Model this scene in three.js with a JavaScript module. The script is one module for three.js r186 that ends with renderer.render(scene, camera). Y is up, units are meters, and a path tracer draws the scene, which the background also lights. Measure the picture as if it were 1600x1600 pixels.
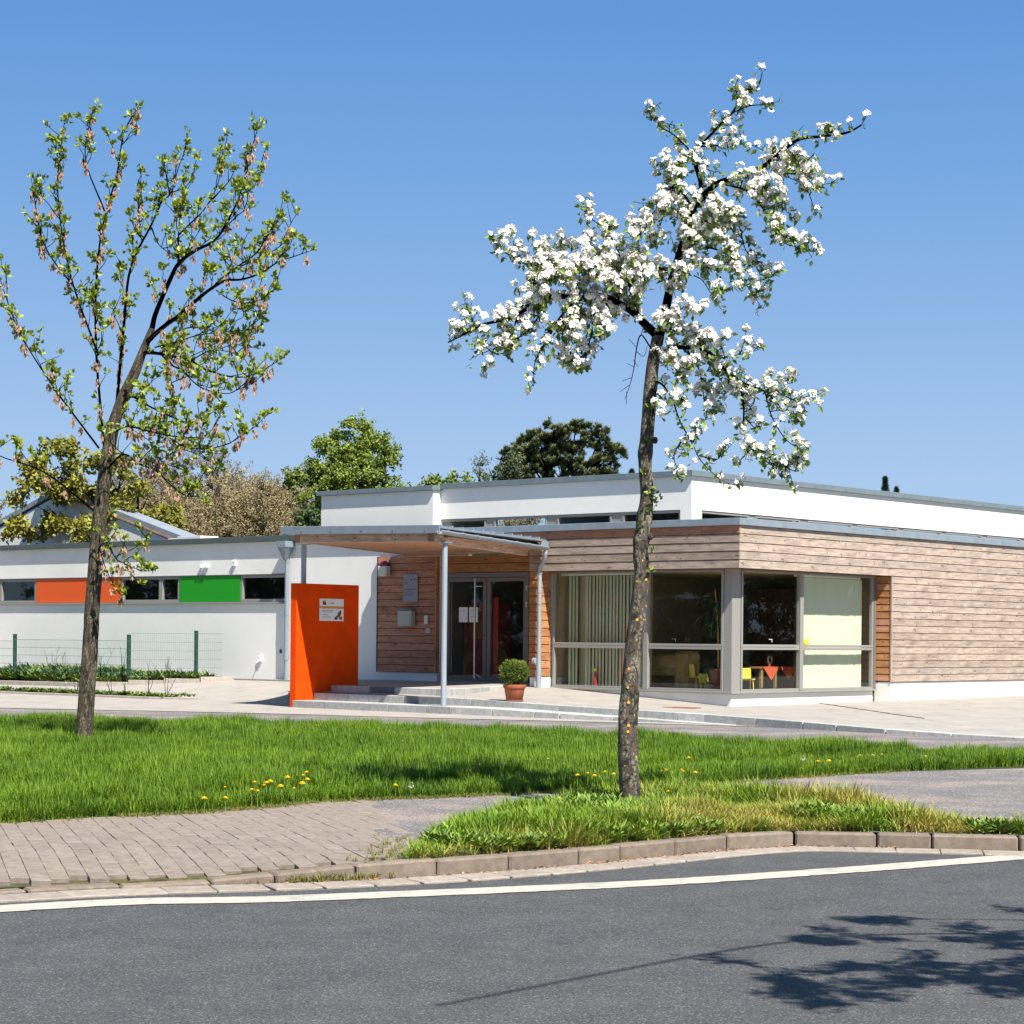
import * as THREE from 'three';
import { mergeGeometries } from 'three/addons/utils/BufferGeometryUtils.js';

// ------------------------------------------------------------------ camera, sky, sun, exposure
const scene = new THREE.Scene();
const camera = new THREE.PerspectiveCamera(2 * Math.atan(800 / 3300) * 180 / Math.PI, 1, 0.1, 1200);
camera.position.set(23.204, 1.4, 32.863);
camera.rotation.order = 'YXZ';
camera.rotation.set(0, 0.72164, 0.55 * Math.PI / 180);
camera.setViewOffset(1600, 1600, 0, -196, 1600, 1600);   // shift lens: verticals stay upright

const EXPOSURE = 1.96;
const renderer = new THREE.WebGLRenderer({ antialias: true });
renderer.setSize(1024, 1024);
renderer.toneMapping = THREE.LinearToneMapping;
renderer.toneMappingExposure = EXPOSURE;
renderer.shadowMap.enabled = true;

function skyTexture() {
  const w = 64, h = 512, d = new Float32Array(w * h * 4);
  const stops = [[-90, 0.16, 0.17, 0.15], [-2, 0.30, 0.33, 0.36], [0, 0.50, 0.66, 0.85], [4.4, 0.40, 0.59, 0.86], [8.5, 0.275, 0.475, 0.80], [12.5, 0.185, 0.39, 0.75], [16.5, 0.125, 0.32, 0.70], [30, 0.125, 0.28, 0.56], [60, 0.13, 0.245, 0.45], [90, 0.13, 0.235, 0.42]];
  for (let j = 0; j < h; j++) {
    const el = ((j + 0.5) / h - 0.5) * 180;
    let k = 0; while (k < stops.length - 2 && stops[k + 1][0] < el) k++;
    const a = stops[k], b = stops[k + 1], t = Math.min(1, Math.max(0, (el - a[0]) / (b[0] - a[0])));
    for (let i = 0; i < w; i++) for (let c = 0; c < 4; c++)
      d[(j * w + i) * 4 + c] = c === 3 ? 1 : (a[c + 1] + (b[c + 1] - a[c + 1]) * t) / EXPOSURE;
  }
  const t = new THREE.DataTexture(d, w, h, THREE.RGBAFormat, THREE.FloatType);
  t.mapping = THREE.EquirectangularReflectionMapping; t.magFilter = t.minFilter = THREE.LinearFilter; t.needsUpdate = true;
  return t;
}
scene.background = skyTexture();
scene.environment = scene.background;

const sun = new THREE.DirectionalLight(new THREE.Color().setRGB(1, 0.95, 0.86), 5);
sun.position.set(0.70 * 60, 60, 0.245 * 60);
sun.target.position.set(0, 0, 0);
sun.castShadow = true; sun.shadow.mapSize.set(4096, 4096);
Object.assign(sun.shadow.camera, { left: -60, right: 60, top: 60, bottom: -60, near: 1, far: 200 });
scene.add(sun, sun.target);

// ------------------------------------------------------------------ helpers
let seed = 12345;
function rnd() { seed |= 0; seed = seed + 0x6D2B79F5 | 0; let t = Math.imul(seed ^ seed >>> 15, 1 | seed); t = t + Math.imul(t ^ t >>> 7, 61 | t) ^ t; return ((t ^ t >>> 14) >>> 0) / 4294967296; }
const R = (a, b) => a + (b - a) * rnd();
const G = () => (rnd() + rnd() + rnd() - 1.5) / 0.75 * 0.5;
const V = (x, y, z) => new THREE.Vector3(x, y, z);
const lin = (r, g, b) => new THREE.Color().setRGB(r, g, b);
const clamp = (x, a = 0, b = 1) => Math.min(b, Math.max(a, x));
const lerp = (a, b, t) => a + (b - a) * t;
function pw(x, pts) { // piecewise linear
  if (x <= pts[0][0]) return pts[0][1];
  for (let i = 1; i < pts.length; i++) if (x <= pts[i][0]) { const a = pts[i - 1], b = pts[i]; return lerp(a[1], b[1], (x - a[0]) / (b[0] - a[0])); }
  return pts[pts.length - 1][1];
}
const taken = new Map();
function numbered(n) { const k = taken.get(n) || 0; taken.set(n, k + 1); return k ? n + '_' + String(k).padStart(3, '0') : n; }
function tag(o, label, category, group) { o.userData.label = label; o.userData.category = category; if (group) o.userData.group = group; return o; }
function thing(name, label, category, pos = [0, 0, 0], turn = 0, group) {
  const o = new THREE.Group(); o.name = numbered(name); o.position.set(...pos); o.rotation.y = turn; scene.add(o);
  return tag(o, label, category, group);
}
function part(name, geo, mat, parent) {
  const g = Array.isArray(geo) ? merge(geo) : geo;
  const m = new THREE.Mesh(g, mat); m.name = name; m.castShadow = m.receiveShadow = true; parent.add(m); return m;
}
function struct(name, geo, mat) { const m = part(numbered(name), geo, mat, scene); m.userData.kind = 'structure'; return m; }
function merge(list) {
  if (list.length === 1) return list[0];
  return mergeGeometries(list.map(g => { const h = g.index ? g.toNonIndexed() : g; for (const k of Object.keys(h.attributes)) if (!['position', 'normal', 'uv'].includes(k)) h.deleteAttribute(k); return h; }));
}
// chamfered box, uv in metres (u along the longest side), centre at (x,y,z)
function cbox(sx, sy, sz, x = 0, y = 0, z = 0, c = 0.004, uo = 0, vo = 0) {
  c = Math.min(c, sx * 0.45, sy * 0.45, sz * 0.45);
  const P = [], N = [], U = [], h = [sx / 2, sy / 2, sz / 2], s = [sx, sy, sz];
  const L = sx >= sy && sx >= sz ? 0 : (sy >= sz ? 1 : 2);
  const pt = (ax, sg) => { // corner variant lying on face ax
    const v = [0, 1, 2].map(i => sg[i] * (i === ax ? h[i] : h[i] - c)); return v;
  };
  const uvof = (v, n) => {
    const a = n.map(Math.abs); let ax = a[0] >= a[1] && a[0] >= a[2] ? 0 : (a[1] >= a[2] ? 1 : 2);
    const o = [0, 1, 2].filter(i => i !== ax); const ui = o.includes(L) ? L : o[0], vi = o.find(i => i !== ui);
    return [v[ui] + uo, v[vi] + vo];
  };
  const tri = (a, b, d) => {
    const ab = [b[0] - a[0], b[1] - a[1], b[2] - a[2]], ad = [d[0] - a[0], d[1] - a[1], d[2] - a[2]];
    let n = [ab[1] * ad[2] - ab[2] * ad[1], ab[2] * ad[0] - ab[0] * ad[2], ab[0] * ad[1] - ab[1] * ad[0]];
    const m = [(a[0] + b[0] + d[0]), (a[1] + b[1] + d[1]), (a[2] + b[2] + d[2])];
    if (n[0] * m[0] + n[1] * m[1] + n[2] * m[2] < 0) { [b, d] = [d, b]; n = n.map(q => -q); }
    const l = Math.hypot(...n) || 1; n = n.map(q => q / l);
    for (const v of [a, b, d]) { P.push(v[0] + x, v[1] + y, v[2] + z); N.push(...n); U.push(...uvof(v, n)); }
  };
  const quad = (a, b, d, e) => { tri(a, b, d); tri(a, d, e); };
  for (let ax = 0; ax < 3; ax++) for (const sg of [-1, 1]) {
    const [i, j] = [0, 1, 2].filter(k => k !== ax);
    const q = [[-1, -1], [1, -1], [1, 1], [-1, 1]].map(([a, b]) => { const g = []; g[ax] = sg; g[i] = a; g[j] = b; return pt(ax, g); });
    quad(...q);
  }
  for (let k = 0; k < 3; k++) { // edges along axis k
    const [i, j] = [0, 1, 2].filter(q => q !== k);
    for (const a of [-1, 1]) for (const b of [-1, 1]) {
      const g0 = [], g1 = []; g0[i] = g1[i] = a; g0[j] = g1[j] = b; g0[k] = -1; g1[k] = 1;
      quad(pt(i, g0), pt(i, g1), pt(j, g1), pt(j, g0));
    }
  }
  for (const a of [-1, 1]) for (const b of [-1, 1]) for (const d of [-1, 1]) { const g = [a, b, d]; tri(pt(0, g), pt(1, g), pt(2, g)); }
  const geo = new THREE.BufferGeometry();
  geo.setAttribute('position', new THREE.Float32BufferAttribute(P, 3)); geo.setAttribute('normal', new THREE.Float32BufferAttribute(N, 3)); geo.setAttribute('uv', new THREE.Float32BufferAttribute(U, 2));
  return geo;
}
// box given by its bounds
const bb = (x0, x1, y0, y1, z0, z1, c = 0.004) => cbox(Math.abs(x1 - x0), Math.abs(y1 - y0), Math.abs(z1 - z0), (x0 + x1) / 2, (y0 + y1) / 2, (z0 + z1) / 2, c, R(0, 3), R(0, 3));
// plain box with metre uv
const wallbox = (x0, x1, y0, y1, z0, z1) => bb(x0, x1, y0, y1, z0, z1, 0.006);
function cyl(r0, r1, h, x, y, z, n = 20) { const g = new THREE.CylinderGeometry(r0, r1, h, n); g.translate(x, y, z); return g; }
function rod(a, b, r, n = 8) {
  const d = b.clone().sub(a), g = new THREE.CylinderGeometry(r, r, d.length(), n);
  g.applyQuaternion(new THREE.Quaternion().setFromUnitVectors(V(0, 1, 0), d.clone().normalize()));
  const m = a.clone().add(b).multiplyScalar(0.5); g.translate(m.x, m.y, m.z); return g;
}
function tubePath(pts, r, n = 12, seg = 24) { return new THREE.TubeGeometry(new THREE.CatmullRomCurve3(pts, false, 'catmullrom', 0.3), seg, r, n, false); }
// prism over a plan polygon [[x,z]...] between two heights, or flat sheet when y1 undefined
function sheet(poly, y) {
  const s = new THREE.Shape(poly.map(([x, z]) => new THREE.Vector2(x, -z)));
  const g = new THREE.ShapeGeometry(s); g.rotateX(-Math.PI / 2);
  const p = g.attributes.position, uv = g.attributes.uv;
  for (let i = 0; i < p.count; i++) { uv.setXY(i, p.getX(i), p.getZ(i)); p.setY(i, typeof y === 'function' ? y(p.getX(i), p.getZ(i)) : y); }
  g.computeVertexNormals(); return g;
}
function prism(poly, y0, y1, bev = 0.004) {
  const s = new THREE.Shape(poly.map(([x, z]) => new THREE.Vector2(x, -z)));
  const g = new THREE.ExtrudeGeometry(s, { depth: y1 - y0 - 2 * bev, bevelEnabled: bev > 0, bevelThickness: bev, bevelSize: bev, bevelOffset: -bev, bevelSegments: 1 });
  g.rotateX(-Math.PI / 2); g.translate(0, y0 + bev, 0); return g;
}
// grid surface from f(u,v) -> [x,y,z]
function gridSurf(nu, nv, f) {
  const P = [], U = [], I = [];
  for (let j = 0; j <= nv; j++) for (let i = 0; i <= nu; i++) { const q = f(i / nu, j / nv); P.push(...q); U.push(q[0], q[2]); }
  for (let j = 0; j < nv; j++) for (let i = 0; i < nu; i++) { const a = j * (nu + 1) + i, b = a + 1, c = a + nu + 1, d = c + 1; I.push(a, c, b, b, c, d); }
  const g = new THREE.BufferGeometry(); g.setAttribute('position', new THREE.Float32BufferAttribute(P, 3)); g.setAttribute('uv', new THREE.Float32BufferAttribute(U, 2)); g.setIndex(I); g.computeVertexNormals();
  if (g.attributes.normal.getY(0) < 0) { g.setIndex(I.map((_, k) => I[k - k % 3 + [0, 2, 1][k % 3]])); g.computeVertexNormals(); }
  return g;
}
function inPoly(x, z, poly) { let r = false; for (let i = 0, j = poly.length - 1; i < poly.length; j = i++) { const [xi, zi] = poly[i], [xj, zj] = poly[j]; if ((zi > z) !== (zj > z) && x < (xj - xi) * (z - zi) / (zj - zi) + xi) r = !r; } return r; }

// ------------------------------------------------------------------ textures
function noiseGrid(n, s) { let q = s; const a = new Float32Array(n * n); for (let i = 0; i < a.length; i++) { q = (Math.imul(q, 1664525) + 1013904223) >>> 0; a[i] = q / 4294967296; } return a; }
function vnoise(grid, n, x, y) {
  const xi = Math.floor(x), yi = Math.floor(y), fx = x - xi, fy = y - yi, u = fx * fx * (3 - 2 * fx), v = fy * fy * (3 - 2 * fy);
  const g = (a, b) => grid[(((b % n) + n) % n) * n + (((a % n) + n) % n)];
  return lerp(lerp(g(xi, yi), g(xi + 1, yi), u), lerp(g(xi, yi + 1), g(xi + 1, yi + 1), u), v);
}
const grids = [noiseGrid(64, 7), noiseGrid(64, 91), noiseGrid(64, 333), noiseGrid(64, 777)];
// tileable fbm: s must divide 64 cleanly (cells per tile)
function fbm(k, u, v, cells, oct = 4) { let a = 0.5, t = 0, s = 0, c = cells; for (let o = 0; o < oct; o++) { t += a * vnoise(grids[(k + o) % 4], Math.min(64, c), u * c, v * c); s += a; a *= 0.5; c = Math.min(64, c * 2); } return t / s; }
const sm = (a, b, x) => { const t = clamp((x - a) / (b - a)); return t * t * (3 - 2 * t); };
function tex(w, h, fn, srgb = true, rep = 1) {
  const d = new Uint8Array(w * h * 4);
  for (let j = 0; j < h; j++) for (let i = 0; i < w; i++) { const c = fn(i / w, j / h, i, j); const o = (j * w + i) * 4; for (let k = 0; k < 3; k++) d[o + k] = clamp(Math.round((Array.isArray(c) ? c[k] : c) * 255), 0, 255); d[o + 3] = 255; }
  const t = new THREE.DataTexture(d, w, h); t.wrapS = t.wrapT = THREE.RepeatWrapping; t.magFilter = THREE.LinearFilter; t.minFilter = THREE.LinearMipmapLinearFilter; t.generateMipmaps = true;
  if (srgb) t.colorSpace = THREE.SRGBColorSpace; t.repeat.set(rep, rep); t.needsUpdate = true; return t;
}
const hash = (i, j, s = 0) => { let h = Math.imul(i, 374761393) + Math.imul(j, 668265263) + Math.imul(s, 2147483647); h = Math.imul(h ^ (h >>> 13), 1274126177); return ((h ^ (h >>> 16)) >>> 0) / 4294967296; };
const M = (o) => { const m = new THREE.MeshStandardMaterial(Object.assign({ roughness: 0.8, metalness: 0 }, o)); return m; };

// wood: grain runs along u; one tile = 2.4 m x 0.6 m
const woodFn = (knots, contrast) => (u, v) => {
  const w = fbm(1, u, v, 4, 2) * 0.5;
  const g1 = vnoise(grids[0], 64, u * 8, (v * 64 + w * 6)), g2 = vnoise(grids[2], 64, u * 24, v * 64 + w * 6 + 9.3), b = fbm(3, u, v, 8, 3);
  let c = 0.80 + contrast * ((g1 - 0.5) * 0.34 + (g2 - 0.5) * 0.26 + (b - 0.5) * 0.42);
  for (const [ku, kv, kr] of knots) { let du = Math.abs(u - ku); du = Math.min(du, 1 - du) * 2.4; const dv = Math.min(Math.abs(v - kv), 1 - Math.abs(v - kv)) * 0.6; const r = Math.hypot(du * 0.8, dv); c *= 1 - 0.62 * (1 - sm(kr * 0.5, kr, r)); c *= 1 - 0.12 * (1 - sm(kr, kr * 3, r)); }
  return [c, c * 0.985, c * 0.97];
};
const knotList = []; { let q = 5; const r = () => (q = (Math.imul(q, 1103515245) + 12345) >>> 0) / 4294967296; for (let i = 0; i < 20; i++) knotList.push([r(), r(), 0.006 + 0.009 * r()]); }
const woodTex = tex(1024, 256, woodFn(knotList, 0.5)); woodTex.repeat.set(1 / 2.4, 1 / 0.6);
const woodBump = tex(512, 128, (u, v) => 0.5 + 0.5 * (vnoise(grids[0], 64, u * 8, v * 64) - 0.5) + 0.4 * (vnoise(grids[2], 64, u * 24, v * 64 + 9.3) - 0.5), false); woodBump.repeat.set(1 / 2.4, 1 / 0.6);
const wood = (r, g, b, rough = 0.78) => M({ color: lin(r, g, b), map: woodTex, bumpMap: woodBump, bumpScale: 0.0012, roughness: rough });
const WB = [wood(0.50, 0.40, 0.33), wood(0.57, 0.465, 0.39), wood(0.44, 0.345, 0.28), wood(0.53, 0.435, 0.37)];          // weathered grey brown
const WP = [wood(0.62, 0.285, 0.165), wood(0.55, 0.25, 0.145), wood(0.66, 0.315, 0.19), wood(0.58, 0.275, 0.17)];             // panel beside the door, red brown
const WO = [wood(0.60, 0.27, 0.10), wood(0.54, 0.235, 0.085), wood(0.64, 0.30, 0.125)];                                     // sheltered, still orange
const WBEAM = wood(0.86, 0.58, 0.43), WSOF = [wood(0.84, 0.45, 0.265), wood(0.88, 0.48, 0.29), wood(0.80, 0.42, 0.24)];
const gapDark = M({ color: lin(0.03, 0.022, 0.018), roughness: 1 });

const plasterBump = tex(512, 512, (u, v, i, j) => 0.55 * hash(i >> 1, j >> 1, 3) + 0.45 * fbm(0, u, v, 32, 3), false); plasterBump.repeat.set(1, 1);
const plasterMap = tex(512, 512, (u, v) => { const c = 0.955 + 0.05 * (fbm(2, u, v, 4, 4) - 0.5) - 0.02 * sm(0.55, 0.85, fbm(1, u, v, 8, 4)); return [c, c, c * 0.995]; }); plasterMap.repeat.set(0.25, 0.25);
const plaster = M({ color: lin(0.86, 0.845, 0.805), map: plasterMap, bumpMap: plasterBump, bumpScale: 0.003, roughness: 0.92 });
const orangeWallMap = tex(512, 512, (u, v) => { const c = 0.94 + 0.12 * (fbm(2, u, v, 8, 4) - 0.5); return [c, c, c]; }); orangeWallMap.repeat.set(0.6, 0.6);
const orangePaint = new THREE.MeshPhysicalMaterial({ specularIntensity: 0.25, color: lin(0.86, 0.070, 0.0005), map: orangeWallMap, bumpMap: plasterBump, bumpScale: 0.002, roughness: 0.9 });
const zinc = M({ color: lin(0.36, 0.41, 0.45), roughness: 0.45, metalness: 0.2 });
const zincMap = tex(256, 256, (u, v) => { const c = 0.86 + 0.14 * (fbm(0, u, v, 8, 4) - 0.5); return [c * 0.98, c, c * 1.02]; }); zincMap.repeat.set(0.8, 0.8);
zinc.map = zincMap;
const galv = M({ color: lin(0.50, 0.54, 0.57), map: zincMap, roughness: 0.5, metalness: 0.35 });
const flashGrey = M({ color: lin(0.23, 0.275, 0.285), roughness: 0.5, metalness: 0.1, map: zincMap });
const frameGrey = M({ color: lin(0.27, 0.262, 0.245), roughness: 0.45, metalness: 0.1 });
const doorGrey = M({ color: lin(0.17, 0.145, 0.135), roughness: 0.45, metalness: 0.1 });
const glass = new THREE.MeshPhysicalMaterial({ color: lin(0.86, 0.92, 0.89), roughness: 0.01, transmission: 1, thickness: 0, ior: 1.5, specularIntensity: 1 });
const steel = M({ color: lin(0.62, 0.62, 0.60), roughness: 0.3, metalness: 0.9 });
const white = M({ color: lin(0.78, 0.78, 0.76), roughness: 0.5 });

const asphaltFn = (base, cont) => (u, v, i, j) => {
  const s = hash(i >> 2, j >> 2, 11), s2 = hash(i >> 1, j >> 1, 5), f = fbm(0, u, v, 8, 5);
  let c = base * (0.80 + 0.36 * s2 * cont + 0.25 * (f - 0.5)); if (s > 0.94) c *= 1.65; if (s < 0.07) c *= 0.55;
  return [c * 1.0, c * 1.0, c * 1.01];
};
const roadTex = tex(1024, 1024, asphaltFn(0.62, 1.0)); roadTex.repeat.set(0.5, 0.5);
const grainBump = tex(512, 512, (u, v, i, j) => 0.6 * hash(i >> 1, j >> 1, 21) + 0.4 * fbm(1, u, v, 32, 3), false); grainBump.repeat.set(1, 1);
const roadMat = M({ color: lin(0.172, 0.174, 0.174), map: roadTex, bumpMap: grainBump, bumpScale: 0.004, roughness: 0.88 });
const pathTex = tex(1024, 1024, (u, v, i, j) => { const a = asphaltFn(0.66, 0.8)(u, v, i, j); const p = sm(0.45, 0.7, fbm(3, u, v, 4, 4)); return [a[0] * (1 + 0.16 * p), a[1] * (1 + 0.10 * p), a[2] * (1 + 0.05 * p)]; }); pathTex.repeat.set(0.3, 0.3);
const pathMat = M({ color: lin(0.43, 0.395, 0.375), map: pathTex, bumpMap: grainBump, bumpScale: 0.003, roughness: 0.9 });
const patchTex = tex(512, 512, asphaltFn(0.64, 0.9)); patchTex.repeat.set(0.7, 0.7);
const patchMat = M({ color: lin(0.30, 0.30, 0.31), map: patchTex, bumpMap: grainBump, bumpScale: 0.003, roughness: 0.9 });
const concTex = tex(1024, 1024, (u, v, i, j) => { const f = fbm(0, u, v, 8, 5), st = sm(0.55, 0.8, fbm(2, u, v, 16, 4)); const c = 0.86 + 0.10 * (f - 0.5) + 0.05 * (hash(i, j, 2) - 0.5) - 0.07 * st; return [c, c * 0.975, c * 0.945]; }); concTex.repeat.set(0.25, 0.25);
const concrete = M({ color: lin(0.45, 0.435, 0.415), map: concTex, bumpMap: grainBump, bumpScale: 0.001, roughness: 0.9 });
const stoneTex = tex(512, 512, (u, v, i, j) => { const c = 0.84 + 0.22 * (fbm(1, u, v, 16, 4) - 0.5) + 0.16 * (hash(i, j, 8) - 0.5); return [c, c * 0.985, c * 0.96]; }); stoneTex.repeat.set(1.4, 1.4);
const stone = (r, g, b, m = stoneTex) => M({ color: lin(r, g, b), map: m, bumpMap: grainBump, bumpScale: 0.0025, roughness: 0.9 });
const kerbMats = [stone(0.27, 0.22, 0.18), stone(0.25, 0.205, 0.17), stone(0.29, 0.24, 0.195)];
const gutMats = [stone(0.42, 0.37, 0.33), stone(0.45, 0.40, 0.355), stone(0.39, 0.345, 0.305)];
const paverMats = [stone(0.325, 0.275, 0.24), stone(0.305, 0.257, 0.222), stone(0.34, 0.29, 0.255), stone(0.32, 0.275, 0.243), stone(0.295, 0.25, 0.218)];
const stepMats = [stone(0.56, 0.575, 0.585), stone(0.48, 0.495, 0.51), stone(0.64, 0.655, 0.66), stone(0.52, 0.535, 0.545)], stepDark = stone(0.21, 0.235, 0.27);
const soilTex = tex(512, 512, (u, v, i, j) => { const f = fbm(0, u, v, 16, 4), g = fbm(2, u, v, 8, 3); const c = 0.6 + 0.5 * (f - 0.5) + 0.25 * (hash(i, j, 4) - 0.5); return [c * lerp(1, 0.75, g), c * 0.92, c * 0.6]; }); soilTex.repeat.set(0.8, 0.8);
const soil = M({ color: lin(0.26, 0.215, 0.165), map: soilTex, roughness: 1 });
const groundMat = M({ color: lin(0.12, 0.15, 0.06), map: soilTex, roughness: 1 });
const paintTex = tex(1024, 256, (u, v, i, j) => { const w = fbm(2, u, v, 16, 4); let c = 0.93 - 0.1 * hash(i, j, 6) - 0.12 * sm(0.55, 0.75, w); if (hash(i >> 1, j >> 1, 9) > 0.985) c *= 0.6; return [c, c * 0.985, c * 0.95]; }); paintTex.repeat.set(0.5, 2);
const linePaint = M({ color: lin(0.56, 0.545, 0.51), map: paintTex, bumpMap: grainBump, bumpScale: 0.002, roughness: 0.75 });

// ------------------------------------------------------------------ ground
struct('ground', sheet([[-400, -400], [400, -400], [400, 400], [-400, 400]], -0.6), groundMat);
// road: gutter edge polyline (z decreasing), then the far side
const kerbFoot = [[10.6, 60], [11.1, 40], [11.6, 30], [12.1, 26], [12.48, 24.6], [12.74, 24.1], [13.0, 23.65], [13.26, 23.05], [13.45, 22.5], [13.58, 21.9], [13.66, 21.3], [13.72, 20.7], [13.75, 20.0], [13.82, 19.4], [13.98, 19.0], [14.28, 18.75], [14.62, 18.52], [15.3, 18.1], [16.4, 17.4], [18.4, 16.0], [22, 13.4]];
function offsetLine(line, d) { // to the right-hand side when walking along the line (towards the road, +x)
  return line.map((p, i) => { const a = line[Math.max(0, i - 1)], b = line[Math.min(line.length - 1, i + 1)]; let tx = b[0] - a[0], tz = b[1] - a[1]; const l = Math.hypot(tx, tz); tx /= l; tz /= l; return [p[0] - tz * d, p[1] + tx * d]; });
}
struct('road', sheet([...offsetLine(kerbFoot, 0.1), [60, -10], [60, 60]].map(p => p), -0.22), roadMat);
const lineEdge = [[11.4, 50], [11.9, 32], [12.35, 27], [12.92, 24.77], [13.39, 24.12], [13.78, 23.35], [14.16, 22.56], [14.53, 21.69], [14.85, 20.66], [15.17, 19.42], [15.5, 17.9], [15.9, 15.4]];
// verge strip between line and kerb keeps going as road; painted edge line
function ribbon(line, w, y, jit = 0) { const o = line, q = offsetLine(line, w).map(([x, z]) => [x + R(-jit, jit), z]), P = [], U = [], I = []; let s = 0; for (let i = 0; i < o.length; i++) { if (i) s += Math.hypot(o[i][0] - o[i - 1][0], o[i][1] - o[i - 1][1]); P.push(o[i][0], y, o[i][1], q[i][0], y, q[i][1]); U.push(s, 0, s, w); if (i) { const k = 2 * i; I.push(k - 2, k - 1, k, k, k - 1, k + 1); } } const g = new THREE.BufferGeometry(); g.setAttribute('position', new THREE.Float32BufferAttribute(P, 3)); g.setAttribute('uv', new THREE.Float32BufferAttribute(U, 2)); g.setIndex(I); g.computeVertexNormals(); if (g.attributes.normal.getY(0) < 0) { g.setIndex(I.map((_, k) => I[k - k % 3 + [0, 2, 1][k % 3]])); g.computeVertexNormals(); } return g; }
function resample(line, step) { const c = new THREE.CatmullRomCurve3(line.map(([x, z]) => V(x, 0, z)), false, 'centripetal'); const n = Math.max(2, Math.round(c.getLength() / step)); return c.getSpacedPoints(n).map(p => [p.x, p.z]); }
struct('edge_line', ribbon(resample(lineEdge, 0.06).map(([x, z]) => [x + R(-0.007, 0.007), z]), 0.30, -0.215, 0.009), linePaint);

const kerbTop = z => pw(z, [[22.9, -0.10], [24.15, -0.188]]);
const walkY = (x, z) => lerp(-0.10, kerbTop(z) - 0.006, clamp((x - 11.2) / 1.7));
// kerb stones, one by one
{
  const kerb = thing('kerb', 'brown granite kerb curving along the street below the blossoming tree', 'kerb');
  const gut = thing('gutter', 'strip of pale concrete gutter slabs between kerb and road', 'gutter');
  const pts = resample(kerbFoot, 0.02), at = (arr, s) => arr[Math.min(arr.length - 1, Math.round(s / 0.02))];
  const total = (pts.length - 1) * 0.02;
  for (let s = 26, k = 0; s < total - 1; k++) {
    const len = k % 5 === 3 ? 0.42 : R(0.56, 0.66), a = at(pts, s), b = at(pts, s + len); if (a[1] > 34) { s += len; continue; }
    const mx = (a[0] + b[0]) / 2, mz = (a[1] + b[1]) / 2, dx = b[0] - a[0], dz = b[1] - a[1], L = Math.hypot(dx, dz), ang = Math.atan2(-dz, dx);
    const top = kerbTop(mz), hgt = 0.3, slope = (kerbTop(b[1]) - kerbTop(a[1])) / L;
    const g = cbox(L - 0.012, hgt, 0.15, 0, 0, 0, 0.014, R(0, 3), R(0, 3));
    const m = part('kerb_stone', g, kerbMats[k % 3], kerb); m.position.set(mx + dz / L * 0.075, top - hgt / 2 + R(-0.003, 0.003), mz - dx / L * 0.075); m.rotation.set(0, ang, 0); m.rotateZ(Math.atan(slope) + R(-0.004, 0.004));
    s += len;
  }
  for (let s = 26, k = 0; s < total - 1; k++) {
    const len = 0.33, a = at(pts, s), b = at(pts, s + len); s += len; if (a[1] > 34) continue;
    const mx = (a[0] + b[0]) / 2, mz = (a[1] + b[1]) / 2, dx = b[0] - a[0], dz = b[1] - a[1], L = Math.hypot(dx, dz);
    const w = 0.30, g = cbox(L - 0.008, 0.1, w, 0, 0, 0, 0.006, R(0, 3), R(0, 3));
    const m = part('gutter_slab', g, gutMats[Math.floor(R(0, 3))], gut); m.position.set(mx - dz / L * (w / 2 + 0.012), -0.214 - 0.05 + R(-0.002, 0.002) + 0.008, mz + dx / L * (w / 2 + 0.012)); m.rotation.y = Math.atan2(-dz, dx);
  }
}
// opposite kerb and footway, behind the photographer's side
struct('opposite_footway', sheet([[20.6, 60], [20.6, 30], [21.4, 22], [60, -2], [60, 60]], -0.1), pathMat);
struct('opposite_kerb', prism([[20.45, 60], [20.45, 30], [21.28, 21.9], [59.8, -2.15], [60, -2], [21.4, 22.02], [20.6, 30.05], [20.6, 60]], -0.4, -0.094), kerbMats[0]);

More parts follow.
